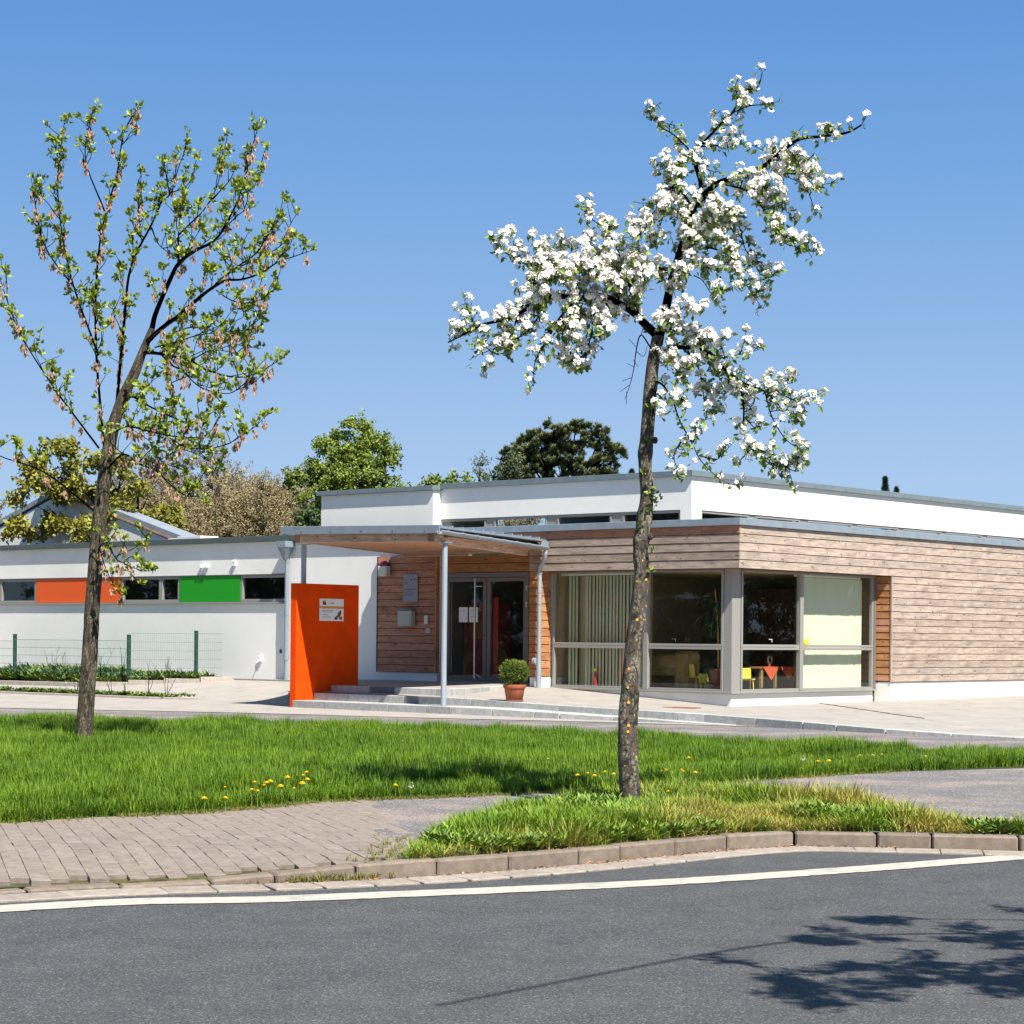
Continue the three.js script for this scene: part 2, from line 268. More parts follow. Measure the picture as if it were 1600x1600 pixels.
// footway: asphalt sheet, and the paved part on the left
const kerbBack = offsetLine(kerbFoot, -0.15);
const paveEdge = [[9.2, 19.0], [11.27, 20.68], [12.31, 21.54], [13.02, 22.3]];
{
  const kb = kerbBack.filter(p => p[1] < 22.2);
  struct('footpath', sheet([[12.95, 22.42], ...kb, [12, 0], [8.6, 0], [9.2, 8], [8.9, 18.9], ...paveEdge.slice(0, 3).map(([x, z]) => [x - 0.16, z + 0.19])], -0.103), pathMat);
  const kl = kerbBack.filter(p => p[1] >= 22.2);
  struct('paving_bed', sheet([...kl, [13.05, 22.3], ...[...paveEdge].reverse(), [8.6, 19.2], [8.6, 60]], (x, z) => Math.min(walkY(x, z), -0.10) - 0.03), soil);
  const pav = struct('paved_footway', cbox(0.2, 0.02, 0.2, 9.0, -0.16, 24, 0.002), soil);
  const dir = [0.85, 0.527], nrm = [-0.527, 0.85], W = 0.125, Ln = 0.25, list = [];
  const kx = z => { for (let i = 1; i < kerbBack.length; i++) if (kerbBack[i][1] <= z) { const a = kerbBack[i - 1], b = kerbBack[i]; return lerp(a[0], b[0], (z - a[1]) / (b[1] - a[1])); } return 14; };
  const ok = (x, z) => x > 8.9 && z < 28 && x < kx(z) - 0.03 && (z - 20.68) > (x - 11.27) * 0.83 + 0.02;
  for (let i = -60; i < 60; i++) for (let j = -30; j < 30; j++) {
    const u = (j + (i & 1 ? 0.5 : 0)) * Ln, v = i * W, x = 11.3 + dir[0] * u + nrm[0] * v, z = 22.8 + dir[1] * u + nrm[1] * v;
    if (!ok(x, z) || !ok(x + dir[0] * 0.1, z + dir[1] * 0.1)) continue;
    const cx = 23.2 - x, cz = 32.86 - z; const fwd = 0.6606 * cx + 0.7507 * cz, rt = -0.7507 * cx + 0.6606 * cz; const px = rt / fwd * 3300 + 800; if (px < -260) continue;
    list.push([Math.hypot(cx, cz), x, z]);
  }
  list.sort((a, b) => a[0] - b[0]);
  const far = [], variants = Array.from({ length: 8 }, () => cbox(Ln - 0.0015, 0.06, W - 0.003, 0, 0, 0, 0.0025, R(0, 3), R(0, 3)));
  list.forEach(([d, x, z], k) => {
    const rotY = Math.atan2(-dir[1], dir[0]) + R(-0.012, 0.012), y = walkY(x, z) - 0.03 + R(-0.003, 0.003);
    if (k < 300) { const m = part('paver', variants[k % 8], paverMats[Math.floor(R(0, 5))], pav); m.position.set(x, y, z); m.rotation.set(0, rotY, 0); m.rotateX(R(-0.010, 0.010)); m.rotateZ(R(-0.008, 0.008)); const e = 0.05, nv = V(-(walkY(x + e, z) - walkY(x - e, z)) / (2 * e), 1, -(walkY(x, z + e) - walkY(x, z - e)) / (2 * e)).normalize(); m.quaternion.premultiply(new THREE.Quaternion().setFromUnitVectors(V(0, 1, 0), nv)); }
    else { const g = variants[k % 8].clone(); g.rotateY(rotY); g.translate(x, y, z); far.push(g); }
  });
  if (far.length) part('far_pavers', far, paverMats[0], pav).userData.kind = 'stuff';
}

// lawn
const lawnFront = [[9.0, 60], [9.1, 26], [9.3, 22], [9.5, 21.3], [9.42, 20.5], [9.32, 19.8], [9.47, 19.0], [9.68, 18.4], [9.8, 17.8], [9.95, 16.85], [10.12, 16.05], [10.22, 15.1], [10.28, 14], [10.34, 12.8], [10.5, 11.6], [10.9, 9.5], [11.5, 6]];
const lawnBack = [[13, 5.0], [11, 7.8], [8.77, 8.75], [6.88, 9.1], [5.0, 9.55], [3.27, 10.2], [1.45, 10.95], [-0.6, 11.65], [-2.5, 12.6], [-6, 14.4], [-12, 17.5]];
const lawnPoly = [...lawnFront, ...lawnBack, [-12, 60]];
const lawnY = (x, z) => lerp(-0.015, -0.095, clamp((x - 2) / 7.5)) + 0.02 * Math.sin(x * 0.9 + z * 0.5) * clamp((9 - x) / 3, 0, 1);
struct('lawn_soil', sheet(lawnPoly, (x, z) => -0.05 + lawnY(x, z) * 0.55), M({ color: lin(0.085, 0.10, 0.035), map: soilTex, roughness: 1 }));
// courtyard path (asphalt) behind the lawn
const concEdge = [[-30, 19.5], [-16, 12.8], [-7.62, 8.65], [-5.88, 7.8], [-3.97, 7.15], [-2.59, 6.8], [-0.95, 6.2], [0.55, 5.6], [3.15, 4.87], [5.98, 4.11], [10, 3.1], [16, 1.4]];
struct('asphalt_path', sheet([...concEdge, [16, 3.6], ...lawnBack.map(([x, z]) => [x, z + 0.25]), [-30, 26.5]], -0.004), pathMat);

// courtyard surface: rises gently to the wing wall
const zEdge = x => pw(x, concEdge);
const courtY = (x, z) => 0.33 * sm(3.6, -0.9, z) * (x < -7 ? 1 : 0);
struct('courtyard_paving', gridSurf(46, 24, (u, v) => { const x = lerp(-32, -7.10, u), z = lerp(-0.9, zEdge(x), v); return [x, 0.004 + 0.33 * sm(3.4, -0.9, z), z]; }), concrete);
struct('forecourt_paving', gridSurf(60, 6, (u, v) => { const x = lerp(-7.10, 16, u), z = lerp(4.2, zEdge(x), v); return [x, 0.004, z]; }), concrete);
// upper forecourt
const yNose = x => pw(x, [[-7, 0.28], [-3, 0.28], [-1.2, 0.225], [1.7, 0.175], [3.0, 0.15], [4.6, 0.115], [6.84, 0.055], [9, 0.012]]);
const yBack = x => pw(x, [[-9, 0.405], [-6, 0.40], [-4.9, 0.385], [-0.4, 0.108], [3, 0.09], [9, 0.02]]);
const zNose = x => pw(x, [[-7.05, 4.36], [-3, 4.40], [1.5, 4.50], [3, 4.52], [6.8, 5.2], [9, 5.0]]);
const zStep1 = x => pw(x, [[-7.05, 4.92], [-2, 5.0], [0, 4.95], [3, 4.66]]);
const yStep1 = x => pw(x, [[-7.05, 0.14], [-2, 0.14], [0, 0.095], [3.1, 0.012]]);
const plazaY = (x, z) => { if (z < 0.1 && x > -0.6) return yBack(x) + 0.008 * (0.1 - z); const t = clamp((zNose(x) - z) / (zNose(x) - 0.1)); return lerp(yNose(x), yBack(x), Math.pow(t, 0.8)); };
const upperPlaza = struct('upper_forecourt', gridSurf(70, 24, (u, v) => { const x = lerp(-7.05, 15, u), z = lerp(zNose(x) - 0.16, -1.1, v); return [x, plazaY(x, z) - 0.002, z]; }), concrete);
struct('side_paving', gridSurf(24, 24, (u, v) => { const x = lerp(-0.6, 15, u), z = lerp(-1.05, -27, v); return [x, plazaY(x, z) - 0.003, z]; }), concrete);
{ // dark joint running across the forecourt and a rusty grate
  const j = []; for (let i = 0; i < 10; i++) { const a = i / 10, x0 = lerp(-0.25, 4.6, a), z0 = lerp(-3.2, 1.0, a), x1 = lerp(-0.25, 4.6, a + 0.098), z1 = lerp(-3.2, 1.0, a + 0.098); const L = Math.hypot(x1 - x0, z1 - z0); const g = cbox(L, 0.012, 0.035, 0, 0, 0, 0.002); g.rotateY(Math.atan2(-(z1 - z0), x1 - x0)); g.translate((x0 + x1) / 2, plazaY((x0 + x1) / 2, (z0 + z1) / 2) + 0.003, (z0 + z1) / 2); j.push(g); }
  part('slot_drain', j, M({ color: lin(0.16, 0.13, 0.115), roughness: 0.8, metalness: 0.3 }), upperPlaza);
  const gr = thing('drain_grate', 'small rust red drain grate in the pale forecourt paving', 'drain grate', [-0.05, plazaY(-0.05, 1.7) + 0.006, 1.7]);
  const rust = M({ color: lin(0.28, 0.095, 0.045), roughness: 0.9, metalness: 0.2 });
  part('frame', [cbox(0.6, 0.016, 0.03, 0, 0, -0.18), cbox(0.6, 0.016, 0.03, 0, 0, 0.18), cbox(0.03, 0.015, 0.33, -0.285, 0, 0), cbox(0.03, 0.015, 0.33, 0.285, 0, 0)], rust, gr);
  for (let i = 0; i < 7; i++) part('bar', cbox(0.024, 0.012, 0.33, -0.225 + i * 0.075, 0, 0), rust, gr);
}
// entrance steps and platform, block by block
{
  const st = thing('entrance_steps', 'grey concrete block steps curving out of the forecourt before the entrance', 'steps');
  const row = (x0, x1, zf, yt, hgt, dep, nm, darkAt = []) => {
    let x = x0, k = 0; while (x < x1 - 0.05) {
      const L = Math.min(k % 3 === 1 ? R(0.55, 0.7) : R(0.95, 1.15), x1 - x), xm = x + L / 2, a = yt(x), b = yt(x + L), za = zf(x), zb = zf(x + L), ang = Math.atan2(-(zb - za), L);
      const g = cbox(L - 0.007, hgt, dep, 0, 0, 0, 0.007, R(0, 3), R(0, 3));
      const m = part('step_block', g, darkAt.includes(k) ? stepDark : stepMats[Math.floor(R(0, 4))], st);
      m.position.set(xm, (a + b) / 2 - hgt / 2, (za + zb) / 2 - dep / 2); m.rotation.set(0, ang, 0); m.rotateZ(Math.atan2(b - a, L));
      x += L; k++;
    }
  };
  row(-7.04, 3.2, zStep1, yStep1, 0.30, 0.62, 'step');
  row(-7.04, 9.2, zNose, yNose, 0.32, 0.20, 'step', [3]);
  row(-7.04, -3.95, x => 3.9, x => 0.42, 0.32, 0.2, 'step', [1]);
  part('platform', prism([[-7.04, 3.71], [-3.96, 3.71], [-5.3, 0.4], [-5.3, -1.0], [-10.6, -1.0], [-10.6, 0.3], [-9.2, 3.0], [-7.04, 3.0]], 0.05, 0.4195, 0.003), concrete, st);
  const sideL = Math.hypot(1.15, 2.85); for (let i = 0; i < 3; i++) { const g = cbox(sideL / 3 - 0.007, 0.3, 0.16, 0, 0, 0, 0.006, R(0, 3), R(0, 3)); const m = part('step_block', g, stepMats[i], st); const t = (i + 0.5) / 3; m.position.set(-3.98 - 1.15 * t, 0.42 - 0.15, 3.75 - 2.85 * t); m.rotation.y = Math.atan2(2.85, -1.15); }
}

// ------------------------------------------------------------------ building
const B = thing('school_building', 'low building with white rendered walls, timber cladding, clerestory windows and a glazed corner', 'building');
// boards on a plane: axis 'x' = face looking +z, axis 'z' = face looking +x
function boards(parent, name, axis, a0, a1, y0, y1, plane, mats, o = {}) {
  const hgt = o.h || 0.164, n = Math.max(1, Math.round((y1 - y0) / hgt)), bh = (y1 - y0) / n, th = 0.022;
  const back = axis === 'x' ? bb(a0 + 0.05, a1 - 0.05, y0 + 0.004, y1 - 0.004, plane - 0.10, plane - 0.042) : bb(plane - 0.10, plane - 0.042, y0 + 0.004, y1 - 0.004, a0 + 0.05, a1 - 0.05);
  const p = part(name, back, gapDark, parent);
  for (let r = 0; r < n; r++) {
    const cuts = [a0]; if (o.cuts && o.cuts[r]) cuts.push(...o.cuts[r]); cuts.push(a1);
    for (let k = 0; k + 1 < cuts.length; k++) {
      const s0 = cuts[k] + (k ? 0.002 : 0), s1 = cuts[k + 1] - 0.001, L = Math.abs(s1 - s0);
      const g = cbox(axis === 'x' ? L : th, bh - 0.010, axis === 'x' ? th : L, 0, 0, 0, 0.003, R(0, 9), R(0, 9));
      const rowMat = o.pick ? o.pick(r, n) : mats[Math.floor(R(0, mats.length))];
      const m = part('board', g, rowMat, p);
      const yc = y0 + bh * (r + 0.5), mid = (s0 + s1) / 2;
      m.position.set(axis === 'x' ? mid : plane - 0.018, yc, axis === 'x' ? plane - 0.018 : mid);
      const tilt = 0.07 + R(-0.008, 0.008);
      if (axis === 'x') m.rotation.x = -tilt; else m.rotation.z = tilt;
    }
  }
  return p;
}
const HEAD = 2.756, SILL = 0.388, BT = 3.575, FT = 3.708;
// --- roof band core and roofs
part('roof_slab', [bb(-5.27, -0.08, 2.79, 3.66, -5.6, -0.10), bb(-9.7, -5.271, 3.31, 3.659, -5.59, -0.101), bb(-9.7, -0.10, 2.80, 3.65, -27, -5.62)], plaster, B);
part('soffit', [bb(-4.98, -0.03, 2.770, 2.788, -0.52, -0.03)], WO[1], B);
part('soffit', [bb(-0.56, -0.03, 2.771, 2.789, -5.5, -0.53)], WO[1], B);
boards(B, 'timber_cladding', 'x', -9.7, -5.265, BT - 0.164, BT, 0, WB, { h: 0.164, pick: () => WP[1] });
boards(B, 'timber_cladding', 'x', -5.26, 0.0, HEAD, BT, 0, WB, { h: 0.164, cuts: [[-2.1], [-4.1], [-1.2], [-3.3], [-0.9]], pick: (r, n) => r === n - 1 ? WP[1] : WB[[0, 2, 0, 2, 3][r] || 0] });
boards(B, 'timber_cladding', 'z', -27, -0.03, HEAD, BT, 0, WB, { h: 0.164, cuts: [[-10.4, -3.62, -2.9], [-9, -4.98], [-7.2, -4.12], [-11.5, -1.55], [-8.2, -4.3]], pick: (r, n) => WB[[1, 3, 0, 1, 3][r] || 1] });
// zinc edge of the lower roof
part('parapet_flashing', [bb(-9.75, 0.035, BT, FT, -0.06, 0.04), bb(-9.75, 0.035, FT - 0.006, FT + 0.002, -0.35, 0.038)], zinc, B);
part('parapet_flashing', [bb(-0.06, 0.04, BT + 0.001, FT - 0.001, -27, -0.062), bb(-0.35, 0.038, FT - 0.005, FT + 0.003, -27, -0.352)], zinc, B);
part('roof_sheet', [bb(-9.7, -0.1, 3.662, 3.69, -27, -0.37)], M({ color: lin(0.22, 0.22, 0.22), roughness: 0.95 }), B);

// --- upper white storeys
const UX = -2.615, UZ = -2.0, UT = 4.74, UFT = 4.86;
const clerY0 = 3.72, clerY1 = 4.06;
{
  const ext = (pts, d) => new THREE.ExtrudeGeometry(new THREE.Shape(pts.map(p => new THREE.Vector2(...p))), { depth: d, bevelEnabled: false });
  part('clerestory_wall', [ext([[-9.84, clerY1], [-2.90, clerY1], [-2.90, 3.66], [UX, 3.66], [UX, UT], [-9.84, UT]], 0.3).translate(0, 0, UZ - 0.3), ext([[2.3, 3.66], [2.345, 3.66], [2.345, clerY1], [27, clerY1], [27, UT], [2.3, UT]], 0.3).rotateY(Math.PI / 2).translate(UX - 0.3, 0, 0)], plaster, B);
  part('clerestory_wall', [bb(-13.33, -9.66, 3.66, UT - 0.03, -3.6, -1.75, 0.006), bb(-9.9, -9.662, 3.66, UT - 0.031, -2.6, -1.756, 0.002)], plaster, B);
  part('parapet_flashing', [bb(-9.60, UX + 0.07, UT, UFT, UZ - 0.2, UZ + 0.08), bb(UX - 0.2, UX + 0.071, UT + 0.001, UFT - 0.001, -27, UZ - 0.202)], flashGrey, B);
  part('parapet_flashing', [bb(-13.42, -9.61, UT - 0.03, UFT - 0.045, -3.65, -1.67)], flashGrey, B);
  part('upper_roof', [bb(-9.6, UX - 0.21, UT + 0.02, UT + 0.06, -27, UZ - 0.21)], gapDark, B);
  part('inner_wall', [bb(-9.6, UX - 0.35, 3.70, 4.7, -6.2, -6.0)], M({ color: lin(0.35, 0.33, 0.29), roughness: 0.9 }), B);
}
function windowA(x0, x1, y0, y1, z, par, o = {}) { // facing +z: frame mesh with pane children
  const f = o.f || 0.06, d = 0.08, mat = o.mat || frameGrey;
  const w = part('window', [bb(x0, x1, y1 - f, y1, z - d / 2, z + d / 2), bb(x0, x1, y0, y0 + f, z - d / 2, z + d / 2), bb(x0, x0 + f, y0 + f, y1 - f, z - d / 2 + 0.001, z + d / 2 - 0.001), bb(x1 - f, x1, y0 + f, y1 - f, z - d / 2 + 0.001, z + d / 2 - 0.001)], mat, par);
  part('pane', new THREE.PlaneGeometry(x1 - x0 - 2 * f + 0.01, y1 - y0 - 2 * f + 0.01).translate((x0 + x1) / 2, (y0 + y1) / 2, z - 0.005), glass, w);
  return w;
}
function windowB(z0, z1, y0, y1, x, par, o = {}) { // facing +x
  const f = o.f || 0.06, d = 0.08, mat = o.mat || frameGrey;
  const w = part('window', [bb(x - d / 2, x + d / 2, y1 - f, y1, z0, z1), bb(x - d / 2, x + d / 2, y0, y0 + f, z0, z1), bb(x - d / 2 + 0.001, x + d / 2 - 0.001, y0 + f, y1 - f, z0, z0 + f), bb(x - d / 2 + 0.001, x + d / 2 - 0.001, y0 + f, y1 - f, z1 - f, z1)], mat, par);
  part('pane', new THREE.PlaneGeometry(z1 - z0 - 2 * f + 0.01, y1 - y0 - 2 * f + 0.01).rotateY(Math.PI / 2).translate(x - 0.005, (y0 + y1) / 2, (z0 + z1) / 2), glass, w);
  return w;
}
{ // clerestory windows
  const edges = [[-9.74, -8.30], [-8.07, -6.52], [-6.24, -4.72], [-4.44, -2.905]];
  for (const [a, b] of edges) windowA(a, b, clerY0, clerY1 - 0.004, UZ - 0.06, B, { f: 0.055 });
  const posts = []; for (let i = 0; i < 3; i++) posts.push(bb(edges[i][1] + 0.002, edges[i + 1][0] - 0.002, clerY0 - 0.02, clerY1 - 0.004, UZ - 0.14, UZ - 0.035)); posts.push(bb(-9.84, -9.742, clerY0, clerY1 - 0.004, UZ - 0.14, UZ - 0.035));
  for (const g of posts) part('window_post', g, frameGrey, B);
  const ez = [[-4.08, -2.35], [-6.03, -4.32], [-8.13, -6.33], [-10.13, -8.35], [-12.1, -10.36], [-14.1, -12.34], [-16.1, -14.34], [-18.1, -16.34]];
  for (const [a, b] of ez) windowB(a, b, clerY0, clerY1 - 0.004, UX - 0.06, B, { f: 0.055 });
  for (let i = 0; i < 7; i++) part('window_post', bb(UX - 0.14, UX - 0.035, clerY0 - 0.02, clerY1 - 0.004, ez[i + 1][1] + 0.002, ez[i][0] - 0.002), frameGrey, B);
}
// --- glazed corner
const WA = -0.37, WBX = -0.42;
{
  const tr0 = 1.20, tr1 = 1.31;
  const panel = (x0, x1) => { windowA(x0, x1, tr1 - 0.052, HEAD + 0.01, WA, B, { f: 0.05 }); windowA(x0, x1, SILL, tr0 + 0.052, WA - 0.001, B, { f: 0.05 }); };
  panel(-4.90, -2.475); panel(-2.465, -0.60);
  const panelB = (z0, z1) => { windowB(z0, z1, tr1 - 0.052, HEAD + 0.01, WBX, B, { f: 0.05 }); windowB(z0, z1, SILL, tr0 + 0.052, WBX - 0.001, B, { f: 0.05 }); };
  panelB(-2.69, -0.64); panelB(-5.42, -2.70);
  part('corner_post', [bb(-0.595, -0.40, SILL - 0.005, HEAD + 0.012, -0.42, -0.352, 0.006), bb(-0.47, -0.401, SILL - 0.004, HEAD + 0.011, -0.635, -0.421, 0.006)], frameGrey, B);
  part('window_post', bb(-2.53, -2.41, SILL + 0.01, HEAD, WA + 0.035, WA + 0.062), frameGrey, B);
  part('window_post', bb(WBX + 0.035, WBX + 0.062, SILL + 0.01, HEAD, -2.755, -2.635), frameGrey, B);
  part('window_post', bb(WBX - 0.06, WBX + 0.05, SILL - 0.01, HEAD, -5.51, -5.425), doorGrey, B);
  part('window_head', [bb(-4.93, -0.60, HEAD - 0.03, HEAD + 0.012, WA + 0.042, WA + 0.075), bb(WBX + 0.042, WBX + 0.075, HEAD - 0.03, HEAD + 0.011, -5.50, -0.64)], doorGrey, B);
  // sills
  part('window_sill', [bb(-4.94, -0.38, SILL - 0.035, SILL + 0.004, WA - 0.04, WA + 0.075), bb(WBX - 0.04, WBX + 0.075, SILL - 0.034, SILL + 0.003, -5.45, -0.29)], frameGrey, B);
  part('plinth', [bb(-4.945, WBX - 0.001, -0.3, SILL - 0.036, -0.6, WA, 0.006), bb(WBX - 0.25, WBX, -0.3, SILL - 0.037, -5.47, WA - 0.002, 0.006)], plaster, B);
  // handles
  for (const x of [-1.85]) part('window_handle', [cbox(0.11, 0.014, 0.014, x, 1.40, WA - 0.05), cbox(0.014, 0.05, 0.014, x + 0.05, 1.375, WA - 0.05)], steel, B);
  part('window_handle', [cbox(0.014, 0.014, 0.11, WBX - 0.05, 1.41, -1.75), cbox(0.014, 0.06, 0.014, WBX - 0.05, 1.38, -1.80)], white, B);
}
// --- pier at the left of the glazed wall and its reveal
boards(B, 'timber_cladding', 'x', -5.258, -4.965, 0.60, HEAD, 0, WO, { h: 0.166 });
boards(B, 'timber_cladding', 'z', -0.335, -0.03, 0.60, HEAD, -4.945, WO, { h: 0.166 });
part('corner_trim', bb(-4.975, -4.938, 0.585, HEAD - 0.002, -0.028, 0.006), WO[2], B);
part('wall', [bb(-5.258, -5.06, 0.59, 2.79, -5.6, -0.105), bb(-5.059, -4.99, 0.59, 2.789, -0.40, -0.11)], plaster, B);
part('plinth', [bb(-5.25, -4.96, -0.2, 0.585, -0.45, -0.03, 0.006)], plaster, B);
// --- right wing: timber below the band
boards(B, 'timber_cladding', 'z', -27, -5.545, 0.54, HEAD - 0.004, 0, [WB[1], WB[0], WB[3]], { h: 0.149, cuts: [[-9], [-12], [], [-7.5], [-10], [], [-8], [-13], [], [-7], [-11], [], [-9.5]] });
boards(B, 'timber_cladding', 'x', -0.46, -0.03, 0.56, HEAD - 0.005, -5.513, [...WO, WP[2]], { h: 0.147 });
part('corner_trim', bb(-0.03, 0.008, 0.54, HEAD - 0.006, -5.545, -5.505), WB[1], B);
part('wall', bb(-0.4, -0.105, 0.5, 2.79, -27, -5.62), plaster, B);
part('plinth', [bb(-0.42, -0.035, -0.3, 0.539, -27, -5.53, 0.006)], plaster, B);
part('vent', cbox(0.02, 0.03, 0.09, -0.03, 0.145, -5.85), M({ color: lin(0.3, 0.14, 0.07) }), B);

// --- entrance wall: timber panel, door, boards over the door
boards(B, 'timber_cladding', 'x', -10.46, -8.70, 0.607, 3.19, -0.80, WP, { h: 0.161, cuts: [] });
part('corner_trim', bb(-8.70, -8.64, 0.605, 3.19, -0.95, -0.805), WO[2], B);
part('corner_trim', bb(-10.49, -10.461, 0.606, 3.19, -0.90, -0.80), gapDark, B);
boards(B, 'timber_cladding', 'x', -8.64, -5.26, 2.80, 3.19, -0.93, WO, { h: 0.18 });
part('wall', [bb(-5.9, -5.26, 0.3, 2.79, -1.3, -1.06), bb(-9.7, -5.3, 2.83, 3.3, -1.4, -1.05)], plaster, B);
{
  const d = part('door', [bb(-8.56, -6.08, 2.69, 2.795, -1.05, -0.93), bb(-8.56, -8.49, 0.42, 2.69, -1.05, -0.93), bb(-6.16, -6.08, 0.42, 2.69, -1.05, -0.93),
    // leaves
    bb(-8.485, -7.31, 2.60, 2.685, -1.03, -0.96), bb(-7.29, -6.165, 2.60, 2.685, -1.03, -0.96), bb(-8.485, -7.31, 0.43, 0.555, -1.03, -0.96), bb(-7.29, -6.165, 0.43, 0.555, -1.03, -0.96),
    bb(-8.485, -8.40, 0.555, 2.60, -1.029, -0.961), bb(-7.41, -7.31, 0.555, 2.60, -1.029, -0.961), bb(-7.29, -7.19, 0.555, 2.60, -1.029, -0.961), bb(-6.25, -6.165, 0.555, 2.60, -1.029, -0.961)], doorGrey, B);
  part('pane', new THREE.PlaneGeometry(1.0, 2.06).translate(-7.905, 1.58, -0.995), glass, d);
  part('pane', new THREE.PlaneGeometry(0.95, 2.06).translate(-6.72, 1.58, -0.995), glass, d);
  part('handle', [rod(V(-7.55, 0.50, -0.86), V(-7.55, 2.66, -0.86), 0.019, 12), rod(V(-7.55, 0.62, -0.86), V(-7.42, 0.52, -0.95), 0.012), rod(V(-7.55, 2.5, -0.86), V(-7.44, 2.5, -0.96), 0.012)], steel, d);
  for (const y of [0.62, 2.1, 2.45]) part('hinge', [cyl(0.016, 0.016, 0.12, -6.12, y, -0.915, 10), cbox(0.08, 0.03, 0.02, -6.12, y + 0.03, -0.925)], steel, d);
  part('keyhole', cyl(0.016, 0.016, 0.02, 0, 0, 0, 12).rotateX(Math.PI / 2).translate(-7.35, 1.44, -0.955), gapDark, d);
  part('threshold', bb(-8.55, -6.09, 0.40, 0.432, -1.1, -0.92), steel, d);
}
// entrance plinth under the panel, wing wall
part('plinth', bb(-10.6, -8.66, 0.0, 0.604, -1.2, -0.86, 0.006), plaster, B);
part('wall', bb(-10.6, -8.62, 0.604, 3.3, -1.3, -0.905, 0.006), plaster, B);
// --- white wing on the left
{
  const y0 = 2.19, y1 = 2.832, z = -0.9, x0 = -34, x1 = -10.6, s0 = -27, s1 = -13.56;
  const ws = new THREE.Shape([[x0, -0.2], [x1 + 0.1, -0.2], [x1 + 0.1, 3.62], [x0, 3.62]].map(p => new THREE.Vector2(...p))); ws.holes.push(new THREE.Path([[s0, y0 - 0.035], [s0, y1], [s1, y1], [s1, y0 - 0.035]].map(p => new THREE.Vector2(...p))));
  part('wing_wall', new THREE.ExtrudeGeometry(ws, { depth: 0.35, bevelEnabled: false }).translate(0, 0, z - 0.35), plaster, B);
  part('parapet_flashing', [bb(x0, -9.72, 3.612, 3.748, z - 0.35, z + 0.10)], M({ color: lin(0.115, 0.14, 0.135), roughness: 0.5, metalness: 0.1, map: zincMap }), B);
  part('wing_roof', bb(x0, -9.72, 3.60, 3.66, -9, z - 0.352), gapDark, B);
  part('wing_back_wall', bb(x0, -10.6, 0, 3.6, -5.2, -5.0), M({ color: lin(0.3, 0.3, 0.28), roughness: 0.9 }), B);
  const zr = z - 0.06;
  const win = (a, b) => windowA(a, b, y0 + 0.002, y1 - 0.002, zr, B, { f: 0.065 });
  win(-15.22, -13.565); win(-18.22, -17.50); win(-19.78, -18.23); win(-25.0, -23.4); win(-26.95, -25.01);
  const gp = M({ color: lin(0.001, 0.27, 0.0005), roughness: 0.65 }), op = M({ color: lin(0.75, 0.10, 0.01), roughness: 0.35 });
  part('green_panel', bb(-17.485, -15.235, y0 + 0.004, y1 - 0.004, zr - 0.02, z - 0.012), gp, B);
  part('orange_panel', bb(-23.38, -19.80, y0 + 0.004, y1 - 0.004, zr - 0.02, z - 0.012), op, B);
  part('window_sill', bb(s0, s1, y0 - 0.05, y0 - 0.004, z - 0.1, z + 0.055), frameGrey, B);
  part('window_surround', bb(s0, s1 + 0.02, y1 - 0.001, y1 + 0.02, z - 0.05, z + 0.012), doorGrey, B);
  for (const x of [-16.62, -16.50, -16.40]) part('wall_vent', [cyl(0.035, 0.035, 0.05, 0, 0, 0, 14).rotateX(Math.PI / 2).translate(x, 3.08, z + 0.025), cyl(0.042, 0.042, 0.05, x, 3.06, z + 0.045, 14)], white, B);
  part('wall_lamp', [cbox(0.08, 0.1, 0.06, -15.40, 3.10, z + 0.03, 0.012), cbox(0.10, 0.06, 0.04, -15.40, 3.17, z + 0.05, 0.012)], white, B);
  part('wall_tap', [cbox(0.10, 0.14, 0.06, -14.45, 0.84, z + 0.03, 0.01), rod(V(-14.46, 0.80, z + 0.06), V(-14.48, 0.74, z + 0.12), 0.014)], white, B);
  part('key_box', cbox(0.06, 0.09, 0.03, -13.75, 1.02, z + 0.015, 0.006), M({ color: lin(0.03, 0.035, 0.05), roughness: 0.4 }), B);
  // hopper and downpipe
  const hop = new THREE.CylinderGeometry(0.19, 0.055, 0.30, 4, 1); hop.rotateY(Math.PI / 4); hop.translate(-13.44, 3.31, z + 0.17);
  part('downpipe', [hop, bb(-13.59, -13.29, 3.46, 3.60, z + 0.02, z + 0.32), cyl(0.05, 0.05, 2.9, -13.44, 1.75, z + 0.12, 14), cyl(0.058, 0.058, 0.05, -13.44, 3.12, z + 0.12, 14), cyl(0.058, 0.058, 0.05, -13.44, 1.9, z + 0.12, 14), cyl(0.062, 0.062, 0.14, -13.44, 0.88, z + 0.12, 14)], zinc, B);
  part('paving_strip', bb(-34, -10.7, 0.28, 0.36, z + 0.003, z + 0.34), stone(0.38, 0.36, 0.33), B);
  // small items on the roof
  part('roof_unit', [bb(-18.9, -18.0, 3.70, 3.90, -2.6, -2.0), bb(-19.4, -18.92, 3.70, 3.86, -2.6, -2.1)], white, B);
  part('roof_cap', [cyl(0.12, 0.2, 0.14, -15.2, 3.83, -2.6, 18)], zinc, B);
}
